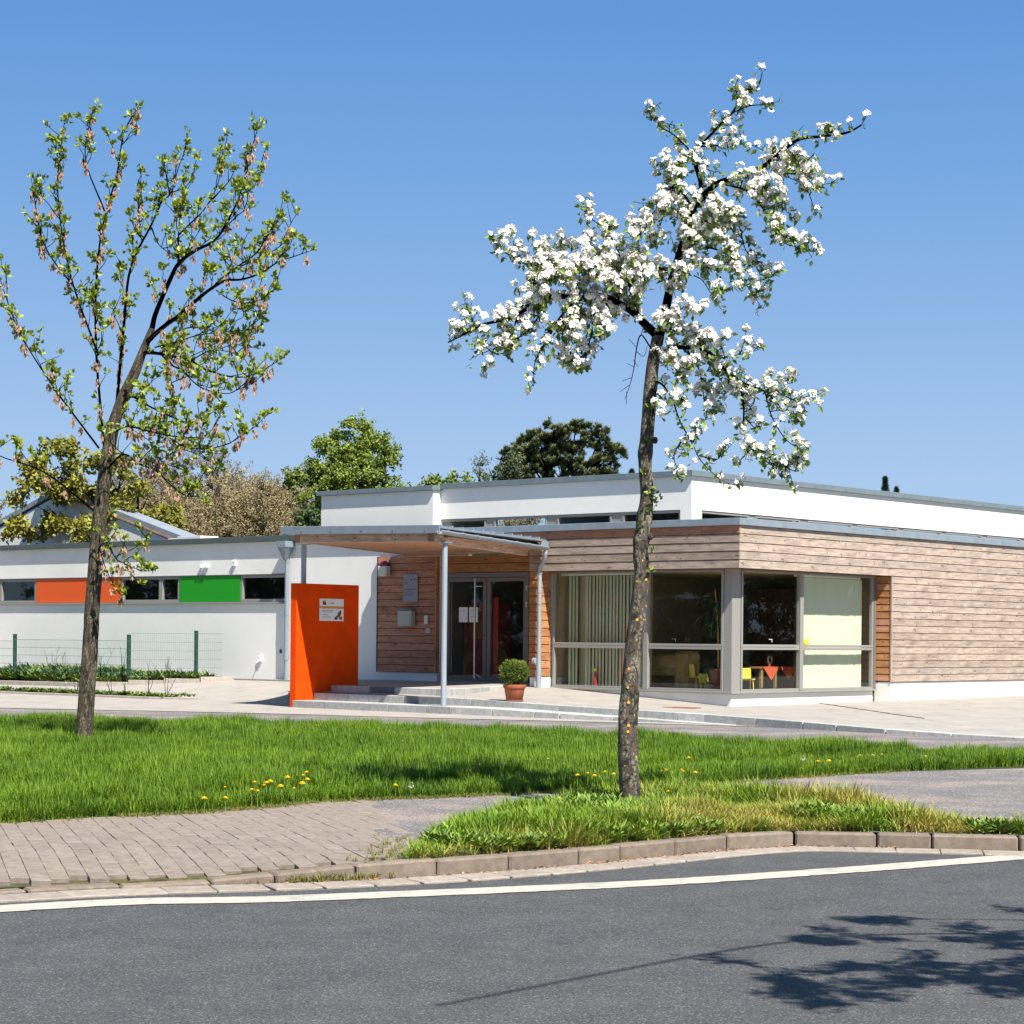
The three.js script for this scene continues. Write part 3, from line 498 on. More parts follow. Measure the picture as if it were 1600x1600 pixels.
// things mounted on the entrance panel
function lines(ctx, x, y, w, h, n, col) { ctx.fillStyle = col; for (let i = 0; i < n; i++) { let q = x; const yy = y + i * h / n; while (q < x + w * R(0.65, 1)) { const l = w * R(0.05, 0.14); ctx.fillRect(q, yy, l, h / n * 0.42); q += l + w * 0.025; } } }
function canvasTex(w, h, draw) { const c = document.createElement('canvas'); c.width = w; c.height = h; draw(c.getContext('2d'), w, h); const t = new THREE.CanvasTexture(c); t.colorSpace = THREE.SRGBColorSpace; return t; }
function plate(name, w, h, d, front, body, parent) { // thin box with printed front, facing +z, centred
  const g = cbox(w, h, d, 0, 0, 0, 0.003); const b = part(name, g, body, parent);
  if (front) part('print', new THREE.PlaneGeometry(w - 0.008, h - 0.008).translate(0, 0, d / 2 + 0.002), front, b); return b;
}
{
  const pl = thing('wall_plaque', 'tall grey metal plaque with fine engraved lines on the timber panel', 'plaque', [-9.41, 2.47, -0.775]);
  const t = canvasTex(256, 384, (c, w, h) => { c.fillStyle = '#8d8b91'; c.fillRect(0, 0, w, h); c.fillStyle = '#3c3b45'; c.beginPath(); c.arc(150, 75, 13, 0, 7); c.fill(); c.fillStyle = '#62616b'; c.fillRect(30, 66, 16, 18); c.fillRect(196, 66, 22, 16); lines(c, 24, 110, 75, 40, 2, '#4c4b56'); c.fillStyle = '#4a4a5c'; c.fillRect(26, 200, 200, 10); lines(c, 26, 216, 200, 90, 6, '#62616e'); });
  plate('plate', 0.44, 0.62, 0.012, M({ map: t, roughness: 0.4, metalness: 0.3 }), steel, pl);
  const mb = thing('letter_box', 'pale grey green letter box mounted on the timber panel', 'letter box', [-9.46, 1.80, -0.78]);
  const mbm = M({ color: lin(0.42, 0.44, 0.37), roughness: 0.45 });
  part('body', cbox(0.43, 0.35, 0.14, 0, 0, 0.07, 0.012), mbm, mb); part('lid', [cbox(0.45, 0.03, 0.17, 0, 0.19, 0.085, 0.008)], M({ color: lin(0.17, 0.16, 0.17), roughness: 0.4 }), mb); part('door', cbox(0.36, 0.24, 0.01, -0.01, -0.03, 0.146, 0.003), mbm, mb);
  const al = thing('alarm_beacon', 'white alarm box with dark red dome high on the timber panel', 'alarm', [-10.16, 2.86, -0.78]);
  part('housing', cbox(0.27, 0.24, 0.16, 0, 0, 0.08, 0.02), M({ color: lin(0.62, 0.58, 0.5), roughness: 0.5 }), al);
  const dome = new THREE.SphereGeometry(0.12, 20, 10, 0, Math.PI * 2, 0, Math.PI / 2); dome.scale(1.1, 0.95, 0.7); dome.translate(0, 0.12, 0.08);
  part('dome', [dome, cbox(0.26, 0.03, 0.15, 0, 0.122, 0.08, 0.006)], M({ color: lin(0.16, 0.012, 0.05), roughness: 0.25 }), al);
  const ic = thing('intercom', 'small grey intercom plate on the timber panel right of the letter box', 'intercom', [-8.92, 1.77, -0.79]);
  part('plate', cbox(0.11, 0.2, 0.03, 0, 0, 0.015, 0.006), steel, ic); part('button', cyl(0.018, 0.018, 0.012, 0, 0, 0, 14).rotateX(Math.PI / 2).translate(0, -0.04, 0.034), white, ic);
  const sw = thing('light_switch', 'small pale switch plate below the intercom', 'switch', [-8.86, 1.53, -0.79]);
  part('plate', cbox(0.14, 0.1, 0.02, 0, 0, 0.01, 0.006), M({ color: lin(0.55, 0.52, 0.5) }), sw); part('rocker', cbox(0.06, 0.05, 0.012, 0, 0, 0.024, 0.003), M({ color: lin(0.4, 0.42, 0.45) }), sw);
  const nt = canvasTex(256, 360, (c, w, h) => { c.fillStyle = '#efe9e4'; c.fillRect(0, 0, w, h); lines(c, 40, 60, 170, 60, 4, '#b9b2b4'); });
  const nt2 = canvasTex(256, 360, (c, w, h) => { c.fillStyle = '#eceee4'; c.fillRect(0, 0, w, h); lines(c, 40, 50, 170, 60, 4, '#99a0a0'); lines(c, 40, 150, 120, 20, 2, '#d5a26a'); lines(c, 40, 205, 120, 50, 3, '#9ab4c6'); });
  const n1 = thing('paper_notice', 'plain pinkish paper notice on the left door pane', 'notice', [-8.0, 1.885, -0.985]); plate('sheet', 0.26, 0.33, 0.004, M({ map: nt, roughness: 0.8 }), white, n1);
  const n2 = thing('paper_notice', 'paper notice with coloured lines beside the long door handle', 'notice', [-7.70, 1.885, -0.985]); plate('sheet', 0.26, 0.33, 0.004, M({ map: nt2, roughness: 0.8 }), white, n2);
}
// --- free-standing orange wall with its sign
{
  const w = thing('orange_wall', 'free standing bright orange rendered wall slab beside the entrance steps', 'wall', [-7.135, 0, 3.98]);
  part('slab', cbox(0.17, 2.76, 1.70, 0, 1.035, 0, 0.008), orangePaint, w);
  const sg = thing('entrance_sign', 'white sign with small logo, orange stripe and picture on the orange wall', 'sign', [-7.05, 1.91, 3.90]); sg.rotation.y = Math.PI / 2;
  const t1 = canvasTex(512, 130, (c, W, H) => { c.fillStyle = '#e9e9ea'; c.fillRect(0, 0, W, H); c.fillStyle = '#a03070'; c.fillRect(58, 40, 34, 66); c.fillStyle = '#e0b030'; c.fillRect(92, 16, 40, 44); c.fillStyle = '#1a1420'; c.fillRect(92, 60, 42, 50); lines(c, 175, 70, 70, 30, 1, '#9a9aa8'); lines(c, 240, 66, 75, 42, 1, '#3a3a44'); });
  const t2 = canvasTex(512, 250, (c, W, H) => { c.fillStyle = '#e9e9ec'; c.fillRect(0, 0, W, H); lines(c, 50, 32, 250, 60, 2, '#5b5b68'); lines(c, 50, 120, 170, 34, 1, '#77778a'); lines(c, 50, 168, 230, 34, 1, '#6a6a7a');
    c.fillStyle = '#8a5a2c'; c.beginPath(); c.ellipse(415, 110, 34, 70, 0.35, 0, 7); c.fill(); c.fillStyle = '#4a2f22'; c.beginPath(); c.ellipse(440, 90, 16, 60, 0.2, 0, 7); c.fill(); c.fillStyle = '#5d1018'; c.beginPath(); c.ellipse(350, 195, 34, 32, 0, 0, 7); c.fill(); c.fillStyle = '#3f6a38'; c.beginPath(); c.ellipse(370, 160, 26, 18, 0, 0, 7); c.fill(); c.fillStyle = '#a4602e'; c.beginPath(); c.ellipse(445, 190, 40, 34, 0, 0, 7); c.fill(); });
  const a = plate('top_plate', 0.66, 0.15, 0.012, M({ map: t1, roughness: 0.35 }), white, sg); a.position.set(0, 0.145, 0.012);
  const b = plate('lower_plate', 0.66, 0.25, 0.012, M({ map: t2, roughness: 0.35 }), white, sg); b.position.set(0, -0.095, 0.012);
  const s = part('stripe', cbox(0.66, 0.034, 0.010, 0, 0.050, 0.009, 0.002), M({ color: lin(0.75, 0.33, 0.05), roughness: 0.4 }), sg);
}
// --- canopy: a skewed flat roof on two round posts
{
  const C = thing('entrance_canopy', 'flat timber canopy with zinc edge on round galvanised posts over the entrance', 'canopy');
  const FL = [-7.2, 5.12], FR = [-2.97, 5.12], BR = [-4.72, 0.05], BL = [-9.75, -0.84];
  const fall = x => 3.355 - 0.085 * clamp((x + 7.2) / 4.2);           // underside of the fascia
  const side = (a, b, y0a, y0b, h, d, mat, name) => { const L = Math.hypot(b[0] - a[0], b[1] - a[1]); const g = cbox(L, h, d, 0, 0, 0, 0.004, R(0, 3), R(0, 3)); const m = part(name, g, mat, C); m.position.set((a[0] + b[0]) / 2, (y0a + y0b) / 2 + h / 2, (a[1] + b[1]) / 2); m.rotation.y = Math.atan2(-(b[1] - a[1]), b[0] - a[0]); m.rotateZ(Math.atan2(y0b - y0a, L)); return m; };
  side(FL, [-5.05, 5.12], fall(FL[0]), fall(-5.05), 0.15, 0.03, zinc, 'fascia'); side([-5.047, 5.12], FR, fall(-5.047), fall(FR[0]), 0.15, 0.03, zinc, 'fascia');
  side([FL[0] + 0.01, FL[1] - 0.02], [BL[0] + 0.01, BL[1]], 3.352, 3.352, 0.15, 0.03, zinc, 'fascia');
  for (let i = 0; i < 5; i++) part('rivet', cyl(0.014, 0.014, 0.01, 0, 0, 0, 10).rotateX(Math.PI / 2).translate(-6.6 + i * 0.82, fall(-6.6 + i * 0.82) + 0.06, 5.139), steel, C);
  // roof deck
  const deck = (off, y0, y1) => prism([[FL[0] + off, FL[1] - off], [FR[0] - off, FR[1] - off], [BR[0] - off, BR[1]], [BL[0] + off, BL[1]]], y0, y1, 0.003);
  const dk = part('roof_deck', deck(0.03, 3.36, 3.40), zinc, C);
  // soffit boards running parallel to the front
  const n = 26; for (let i = 0; i < n; i++) {
    const t0 = i / n, t1 = (i + 1) / n, L = t => [lerp(FL[0] + 0.36, BL[0] + 0.36, t), lerp(FL[1] - 0.34, BL[1] + 0.03, t)], Rr = t => [lerp(FR[0] - 0.10, BR[0] - 0.10, t), lerp(FR[1] - 0.34, BR[1] - 0.02, t)];
    const a = L(t0), b = Rr(t0), c = Rr(t1 - 0.003), d = L(t1 - 0.003);
    part('soffit_board', prism([[a[0], a[1]], [b[0], b[1]], [c[0], c[1]], [d[0], d[1]]], 3.205 + R(-0.001, 0.001), 3.225, 0.003), WSOF[i % 3], C);
  }
  // beams
  side([FL[0] + 0.42, 4.96], [FR[0] - 0.40, 4.96], 3.185, 3.13, 0.17, 0.10, WBEAM, 'beam');
  part('beam_end', cbox(0.14, 0.16, 0.12, FL[0] + 0.35, 3.265, 4.955, 0.006), WP[0], C);
  part('beam_end', cbox(0.16, 0.155, 0.12, FR[0] - 0.32, 3.205, 4.952, 0.006), WP[1], C);
  side([FR[0] - 0.17, 5.03], [BR[0] - 0.17, 0.55], 3.105, 3.06, 0.19, 0.10, WBEAM, 'beam');
  side([FL[0] + 0.36, 4.88], [BL[0] + 0.36, BL[1] + 0.08], 3.19, 3.19, 0.15, 0.08, WBEAM, 'beam');
  // posts
  const post = (x, z, y0, y1) => part('post', [cyl(0.052, 0.052, y1 - y0, x, (y0 + y1) / 2, z, 24), cbox(0.2, 0.012, 0.2, x, y1 - 0.006, z)], galv, C);
  post(-3.14, 4.80, 0.125, 3.125); post(-7.38, 4.34, 0.0, 3.20);
  // gutter along the right edge with brackets, seams of the sheet roof above it
  const ga = V(FR[0] + 0.02, 3.315, FR[1] + 0.02), gb = V(BR[0] + 0.06, 3.245, BR[1] + 0.10), gl = ga.distanceTo(gb), gd = gb.clone().sub(ga).normalize();
  const prof = []; for (let i = 0; i <= 12; i++) { const a = Math.PI * i / 12; prof.push([-Math.cos(a) * 0.065, -Math.sin(a) * 0.065]); } const shp = new THREE.Shape(); prof.forEach(([x, y], i) => i ? shp.lineTo(x, y) : shp.moveTo(x, y)); for (let i = 12; i >= 0; i--) { const a = Math.PI * i / 12; shp.lineTo(-Math.cos(a) * 0.060, -Math.sin(a) * 0.060); }
  const gg = new THREE.ExtrudeGeometry(shp, { depth: gl, bevelEnabled: false, steps: 1 });
  const q = new THREE.Quaternion().setFromRotationMatrix(new THREE.Matrix4().lookAt(gb, ga, V(0, 1, 0))); gg.applyQuaternion(q); gg.translate(ga.x, ga.y, ga.z);
  const gut = part('gutter', [gg, rod(ga.clone().add(V(0.06, 0.0, 0.025)), gb.clone().add(V(0.06, 0.0, 0.025)), 0.011, 8)], galv, C);
  for (let i = 0; i < 8; i++) { const p = ga.clone().addScaledVector(gd, gl * (i + 0.4) / 8); const b = cbox(0.15, 0.02, 0.03, 0, 0, 0, 0.003); b.applyQuaternion(q); b.translate(p.x, p.y + 0.006, p.z); part('bracket', [b], galv, gut); }
  for (let i = 0; i < 11; i++) { const t = (i + 0.5) / 11, p = ga.clone().lerp(gb, t); const g = cbox(0.5, 0.05, 0.03, 0, 0, 0, 0.003); const m = part('roof_seam', g, zinc, C); m.position.set(p.x - 0.33, 3.415, p.z); }
  part('gutter_end', cbox(0.03, 0.12, 0.22, BR[0] + 0.03, 3.30, BR[1] + 0.14), zinc, C);
  // downpipe with swan neck
  part('downpipe', [tubePath([V(-4.64, 3.22, 0.22), V(-4.64, 3.10, 0.22), V(-4.70, 2.98, 0.18), V(-4.84, 2.86, 0.12), V(-4.88, 2.76, 0.11), V(-4.88, 2.6, 0.11)], 0.045, 14, 30), cyl(0.045, 0.045, 2.3, -4.88, 1.5, 0.11, 16), cyl(0.053, 0.053, 0.05, -4.88, 2.72, 0.11, 16), cyl(0.053, 0.053, 0.06, -4.88, 2.35, 0.11, 16), cyl(0.053, 0.053, 0.04, -4.88, 2.1, 0.11, 16), cyl(0.055, 0.055, 0.5, -4.88, 0.6, 0.11, 16), cyl(0.06, 0.06, 0.07, 0, 0, 0, 16).rotateZ(Math.PI / 2).translate(-4.95, 0.93, 0.16)], galv, C);
  // fluorescent batten hanging below the soffit
  const lt = thing('batten_lamp', 'long slim lamp batten hanging under the entrance canopy', 'lamp', [-7.45, 3.11, 0.55]);
  part('tube', [cbox(2.1, 0.04, 0.06, 0, 0, 0, 0.01)], M({ color: lin(0.42, 0.26, 0.2), roughness: 0.6 }), lt); part('end_cap', cbox(0.05, 0.05, 0.07, 1.05, 0, 0, 0.008), white, lt);
  for (const x of [-0.9, 0.75]) part('hanger', rod(V(x, 0.02, 0), V(x, 0.10, 0), 0.008), steel, lt);
}

// ------------------------------------------------------------------ rooms behind the glass
{
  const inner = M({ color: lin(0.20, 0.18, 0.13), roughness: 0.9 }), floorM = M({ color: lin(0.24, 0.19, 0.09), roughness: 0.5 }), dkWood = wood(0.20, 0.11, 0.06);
  part('room_floor', bb(-5.06, -0.68, 0.30, 0.375, -5.6, -0.61), floorM, B);
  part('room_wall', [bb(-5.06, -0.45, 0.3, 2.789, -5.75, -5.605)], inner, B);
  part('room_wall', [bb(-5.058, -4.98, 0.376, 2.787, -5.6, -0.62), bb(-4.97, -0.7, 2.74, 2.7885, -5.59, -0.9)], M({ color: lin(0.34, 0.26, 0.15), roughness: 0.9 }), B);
  part('room_cupboard', [bb(-3.3, -2.2, 0.375, 2.5, -5.58, -5.1)], dkWood, B);
  part('room_column', [bb(-2.78, -2.60, 0.376, 2.788, -0.72, -0.55)], wood(0.42, 0.22, 0.1), B);
  part('hall_floor', bb(-8.6, -5.27, 0.30, 0.41, -5.0, -1.06), floorM, B);
  part('hall_wall', [bb(-8.75, -8.60, 0.3, 3.30, -5.0, -1.31), bb(-8.6, -5.27, 0.3, 3.30, -5.15, -5.0)], M({ color: lin(0.20, 0.17, 0.15), roughness: 0.9 }), B);
  const cab = thing('hall_cabinet', 'reddish brown cabinet behind the left entrance door pane', 'cabinet', [-8.25, 0.41, -2.1]);
  const red = M({ color: lin(0.36, 0.07, 0.05), roughness: 0.5 });
  part('carcass', cbox(0.5, 1.75, 0.9, 0, 0.875, 0, 0.01), red, cab); part('side_panel', cbox(0.06, 1.6, 0.92, -0.30, 0.8, 0, 0.01), wood(0.42, 0.22, 0.12), cab); part('door', cbox(0.45, 0.7, 0.03, 0, 0.5, 0.46, 0.006), M({ color: lin(0.30, 0.05, 0.04), roughness: 0.5 }), cab); part('poster', cbox(0.3, 0.4, 0.01, 0.05, 1.15, 0.455, 0.002), M({ color: lin(0.42, 0.14, 0.03), roughness: 0.6 }), cab);
  const rp = thing('red_post', 'bright red upright board behind the right entrance door pane', 'board', [-7.28, 0.41, -1.25]);
  part('board', cbox(0.13, 1.85, 0.04, 0, 0.925, 0, 0.008), M({ color: lin(0.62, 0.035, 0.02), roughness: 0.45 }), rp); part('foot', cbox(0.3, 0.03, 0.25, 0, 0.015, 0, 0.006), gapDark, rp);
  // vertical blinds, left window: open slats
  const slatMat = new THREE.MeshPhysicalMaterial({ color: lin(0.66, 0.68, 0.50), roughness: 0.9, transmission: 0.25, thickness: 0 });
  const bl = thing('vertical_blind', 'open cream vertical blind slats behind the left glazed bay', 'blind', [0, 0, -0.56]);
  part('rail', bb(-4.85, -2.62, 2.68, 2.72, -0.03, 0.03), white, bl);
  for (let i = 0; i < 22; i++) { const x = -4.62 + i * 0.088; if (i === 3 || i === 4) continue; const m = part('slat', cbox(0.089, 2.24, 0.003, 0, 0, 0, 0.001), slatMat, bl); m.position.set(x, 1.55, R(-0.01, 0.01)); m.rotation.y = -0.36 + R(-0.06, 0.06); }
  { const m = part('slat', cbox(0.20, 2.24, 0.004, 0, 0, 0, 0.001), M({ color: lin(0.46, 0.40, 0.24), roughness: 0.9 }), bl); m.position.set(-4.36, 1.55, -0.12); const m2 = part('slat', cbox(0.06, 2.24, 0.004, 0, 0, 0, 0.001), M({ color: lin(0.05, 0.16, 0.10), roughness: 0.9 }), bl); m2.position.set(-4.53, 1.55, -0.10); }
  // closed blind in the right bay
  const br = thing('vertical_blind', 'closed pale green vertical blind in the right glazed bay', 'blind', [-0.60, 0, 0]);
  part('rail', bb(-0.03, 0.03, 2.68, 2.72, -5.2, -2.8), white, br);
  const pale = new THREE.MeshPhysicalMaterial({ color: lin(0.76, 0.76, 0.60), roughness: 0.9, transmission: 0.15, thickness: 0 });
  for (let i = 0; i < 28; i++) { const m = part('slat', cbox(0.003, 2.26, 0.098, 0, 0, 0, 0.001), pale, br); m.position.set(0, 1.54, -2.92 - i * 0.0855); m.rotation.y = R(-0.38, -0.04); }
  // play cupboard
  const pc = thing('play_cupboard', 'honey coloured wooden play cupboard with a square opening behind the glass', 'cupboard', [-2.55, 0.375, -1.25]);
  const oak = wood(0.46, 0.27, 0.10);
  part('top_panel', cbox(0.8, 0.42, 0.5, -0.1, 0.50, 0, 0.02), oak, pc); part('side_panel', cbox(0.34, 0.78, 0.5, 0.42, 0.39, 0.001, 0.06), oak, pc); part('side_panel', cbox(0.12, 0.29, 0.5, -0.44, 0.145, 0, 0.01), oak, pc); part('base', cbox(0.6, 0.04, 0.5, -0.1, 0.02, 0, 0.005), oak, pc);
  const yel = M({ color: lin(0.72, 0.52, 0.07), roughness: 0.45 });
  function chair(label, x, z, turn, s = 1) { const c = thing('child_chair', label, 'chair', [x, 0.375, z], turn, 'yellow chairs in the playroom'); part('backrest', cbox(0.30 * s, 0.24 * s, 0.03, 0, 0.36 * s, -0.13 * s, 0.014), yel, c).rotation.x = -0.12; part('seat', cbox(0.30 * s, 0.03, 0.28 * s, 0, 0.24 * s, 0, 0.012), yel, c); for (const a of [-1, 1]) for (const b of [-1, 1]) part('leg', rod(V(a * 0.12 * s, 0, b * 0.11 * s), V(a * 0.11 * s, 0.235 * s, b * 0.10 * s), 0.012), yel, c); }
  chair('yellow child chair beside the wooden play cupboard', -1.93, -1.3, 2.9, 1.15); chair('yellow child chair close to the plant pot behind the glass', -1.42, -0.95, 1.2, 0.75); chair('yellow child chair at the corner post behind the glass', -0.95, -1.62, 0.9, 1.0);
  const cu = thing('cushion', 'dark green floor cushion behind the glazed corner', 'cushion', [-1.95, 0.375, -1.9]); const cg = new THREE.SphereGeometry(0.4, 24, 12); cg.scale(1.1, 0.38, 0.8); cg.translate(0, 0.30, 0); part('cover', cg, M({ color: lin(0.04, 0.12, 0.06), roughness: 0.9 }), cu); part('base', cbox(0.8, 0.2, 0.6, 0, 0.1, 0, 0.03), M({ color: lin(0.15, 0.1, 0.08) }), cu);
  // indoor plant
  const ip = thing('indoor_plant', 'tall indoor plant in a dark red pot behind the corner window', 'plant', [-1.13, 0.375, -0.93]);
  part('pot', new THREE.LatheGeometry([[0, 0], [0.12, 0], [0.165, 0.36], [0.185, 0.36], [0.19, 0.43], [0.17, 0.43], [0.15, 0.38], [0, 0.38]].map(p => new THREE.Vector2(...p)), 28), M({ color: lin(0.20, 0.045, 0.035), roughness: 0.45 }), ip); part('stem', [rod(V(0.0, 0.38, 0), V(-0.02, 1.2, 0), 0.018), rod(V(-0.02, 1.2, 0), V(-0.08, 2.0, 0.02), 0.013)], M({ color: lin(0.42, 0.22, 0.07), roughness: 0.9 }), ip);
  const lf = []; for (let i = 0; i < 90; i++) { const g = leafGeo(0.20, 0.06); g.rotateX(R(-0.5, 1.3)); g.rotateY(R(0, 6.3)); g.translate(-0.15 + G() * 0.42, 1.55 + G() * 0.62, G() * 0.3); lf.push(g); } part('foliage', lf, M({ color: lin(0.02, 0.07, 0.025), roughness: 0.5 }), ip);
  // table with cloth
  const tb = thing('play_table', 'low wooden table with an orange red cloth behind the right glazing', 'table', [-1.35, 0.375, -2.95]);
  part('top', cbox(0.6, 0.03, 1.35, 0, 0.455, 0, 0.01), oak, tb); for (const a of [-0.25, 0.25]) for (const b of [-0.6, 0.1, 0.6]) if (!(b === 0.1 && a < 0)) part('leg', cbox(0.07, 0.44, 0.07, a, 0.22, b, 0.01), oak, tb);
  const cl = thing('tablecloth', 'orange red pointed cloth hanging over the play table edge', 'tablecloth', [-1.35, 0.375, -2.95]); const clm = M({ color: lin(0.62, 0.10, 0.045), roughness: 0.85 });
  const triG = (z0, z1) => { const s = new THREE.Shape([new THREE.Vector2(-z0, 0), new THREE.Vector2(-z1, 0), new THREE.Vector2(-(z0 + z1) / 2, -0.27)]); const g = new THREE.ExtrudeGeometry(s, { depth: 0.006, bevelEnabled: false }); g.rotateY(Math.PI / 2); g.translate(0.312, 0.478, 0); return g; };
  part('sheet', [cbox(0.64, 0.006, 1.3, 0, 0.478, 0.0, 0.002)], clm, cl); part('point', triG(0.62, 0.04), clm, cl); part('point', triG(0.02, -0.60), clm, cl);
  const vs = thing('table_ornament', 'small silver ornament standing on the orange table cloth', 'ornament', [-1.3, 0.857, -2.95]); part('base', cyl(0.03, 0.045, 0.06, 0, 0.03, 0, 14), M({ color: lin(0.35, 0.06, 0.05) }), vs); const tor = new THREE.TorusGeometry(0.07, 0.018, 8, 20); tor.rotateY(Math.PI / 2); tor.translate(0, 0.14, 0); part('ring', tor, steel, vs);
  const wc = thing('watering_can', 'bright yellow watering can on the transom of the right glazing', 'watering can', [-0.52, 1.262, -3.05]); const ym = M({ color: lin(0.80, 0.50, 0.01), roughness: 0.4 });
  part('body', new THREE.LatheGeometry([[0, 0], [0.085, 0], [0.075, 0.08], [0.055, 0.15], [0, 0.15]].map(p => new THREE.Vector2(...p)), 24), ym, wc); part('spout', rod(V(0, 0.04, -0.06), V(0, 0.19, -0.19), 0.011), ym, wc); const hd = new THREE.TorusGeometry(0.05, 0.009, 8, 20); hd.rotateY(Math.PI / 2); hd.translate(0, 0.11, 0.07); part('handle', hd, ym, wc);
  const fg = thing('toy_figure', 'small red wooden toy figure with yellow top on the window sill', 'toy', [-3.89, 0.39, -0.50]); const rm = M({ color: lin(0.5, 0.04, 0.05), roughness: 0.5 });
  part('base', cbox(0.2, 0.02, 0.08, 0, 0.01, 0, 0.004), rm, fg); part('body', new THREE.LatheGeometry([[0, 0.02], [0.05, 0.02], [0.04, 0.16], [0.02, 0.33], [0, 0.33]].map(p => new THREE.Vector2(...p)), 16), rm, fg); part('hat', cyl(0.05, 0.03, 0.06, 0, 0.37, 0, 12), ym, fg);
}
function leafGeo(L, W, fold = 0.15) { // small pointed leaf along +z, base at origin, 4 triangles, slightly folded
  const P = [0, 0, 0, -W / 2, W * fold, L * 0.45, 0, 0, L * 0.5, 0, 0, L * 0.5, W / 2, W * fold, L * 0.45, 0, 0, 0, -W / 2, W * fold, L * 0.45, 0, -L * 0.06, L, 0, 0, L * 0.5, 0, 0, L * 0.5, 0, -L * 0.06, L, W / 2, W * fold, L * 0.45];
  const g = new THREE.BufferGeometry(); g.setAttribute('position', new THREE.Float32BufferAttribute(P, 3)); g.setAttribute('uv', new THREE.Float32BufferAttribute(new Float32Array(P.length / 3 * 2), 2)); g.computeVertexNormals(); return g;
}

// ------------------------------------------------------------------ potted box shrub
{
  const py = plazaY(-1.9, 4.3), p = thing('potted_shrub', 'round clipped box shrub in a terracotta pot on the forecourt edge', 'potted plant', [-1.93, py + 0.004, 4.22]);
  const terra = M({ color: lin(0.46, 0.13, 0.055), map: stoneTex, bumpMap: grainBump, bumpScale: 0.001, roughness: 0.8 });
  part('saucer', new THREE.LatheGeometry([[0, 0], [0.16, 0], [0.175, 0.03], [0.165, 0.03], [0.15, 0.012], [0, 0.012]].map(q => new THREE.Vector2(...q)), 32), M({ color: lin(0.40, 0.19, 0.13), roughness: 0.9 }), p);
  part('pot', new THREE.LatheGeometry([[0, 0.013], [0.148, 0.013], [0.186, 0.24], [0.205, 0.24], [0.21, 0.30], [0.195, 0.305], [0.18, 0.28], [0, 0.27]].map(q => new THREE.Vector2(...q)), 40), terra, p);
  part('stem', rod(V(0, 0.26, 0), V(0.01, 0.42, 0), 0.02), M({ color: lin(0.1, 0.07, 0.04) }), p);
  const leaf = merge([0, 1, 2, 3].map(i => { const g = leafGeo(0.032, 0.017); g.rotateX(-0.5 - 0.2 * i); g.rotateY(i * 1.7); return g; }));
  const N = 2600, im = new THREE.InstancedMesh(leaf, M({ roughness: 0.45, side: THREE.DoubleSide }), N), m4 = new THREE.Matrix4(), o = new THREE.Object3D(), c = new THREE.Color();
  for (let i = 0; i < N; i++) {
    const d = V(G(), G(), G()).normalize(), lump = 1 + 0.10 * Math.sin(d.x * 7 + 1) * Math.sin(d.y * 6) + 0.08 * Math.sin(d.z * 9 + d.y * 5), r = Math.cbrt(R(0.25, 1)) * lump;
    o.position.set(d.x * 0.275 * r, 0.52 + d.y * 0.225 * r, d.z * 0.275 * r); o.lookAt(o.position.clone().add(d).add(V(G(), G() + 0.5, G()).multiplyScalar(0.8))); o.updateMatrix(); im.setMatrixAt(i, o.matrix);
    const t = rnd(); c.setRGB(lerp(0.06, 0.26, t * t), lerp(0.10, 0.25, t), lerp(0.015, 0.02, t)); im.setColorAt(i, c);
  }
  im.name = 'foliage'; im.userData.kind = 'stuff'; im.castShadow = im.receiveShadow = true; p.add(im);
}

// ------------------------------------------------------------------ trees: tapered limbs
class Limbs {
  constructor() { this.P = []; this.N = []; this.U = []; this.I = []; }
  add(pts, r0, r1, sides = 6, opt = {}) {
    const n = pts.length; let up = V(0.31, 0.2, 0.93), base = this.P.length / 3, len = 0;
    for (let i = 0; i < n; i++) {
      const t = pts[Math.min(n - 1, i + 1)].clone().sub(pts[Math.max(0, i - 1)]).normalize(); const a = up.clone().cross(t).normalize(), b = t.clone().cross(a); up = b.clone().cross(a).length() ? t.clone().cross(a).normalize() : up; up = b.clone();
      if (i) len += pts[i].distanceTo(pts[i - 1]);
      const k = i / (n - 1), r = opt.radius ? opt.radius(k) : lerp(r0, r1, Math.pow(k, 0.85));
      for (let j = 0; j <= sides; j++) {
        const an = j / sides * Math.PI * 2, cs = Math.cos(an), sn = Math.sin(an); const rr = r * (opt.rough ? 1 + opt.rough * (fbm(0, (j % sides) / sides, len * 0.37, 8, 3) - 0.5) * 2 : 1);
        const nx = a.x * cs + b.x * sn, ny = a.y * cs + b.y * sn, nz = a.z * cs + b.z * sn;
        this.P.push(pts[i].x + nx * rr, pts[i].y + ny * rr, pts[i].z + nz * rr); this.N.push(nx, ny, nz); this.U.push(j / sides * Math.max(0.1, 2 * Math.PI * r0), len);
        if (i && j) { const q = base + i * (sides + 1) + j; this.I.push(q - sides - 2, q - 1, q - sides - 1, q - sides - 1, q - 1, q); }
      }
    }
  }
  geo(recompute) { const g = new THREE.BufferGeometry(); g.setAttribute('position', new THREE.Float32BufferAttribute(this.P, 3)); g.setAttribute('normal', new THREE.Float32BufferAttribute(this.N, 3)); g.setAttribute('uv', new THREE.Float32BufferAttribute(this.U, 2)); g.setIndex(this.I); if (recompute) g.computeVertexNormals(); return g; }
}
const smooth = (pts, per = 4) => new THREE.CatmullRomCurve3(pts, false, 'centripetal').getPoints((pts.length - 1) * per);
function instances(name, geo, mat, mats, parent, colors) {
  const im = new THREE.InstancedMesh(geo, mat, mats.length); mats.forEach((m, i) => { im.setMatrixAt(i, m); if (colors) im.setColorAt(i, colors(i)); });
  im.name = name; im.userData.kind = 'stuff'; im.castShadow = im.receiveShadow = true; parent.add(im); return im;
}
const O3 = new THREE.Object3D();
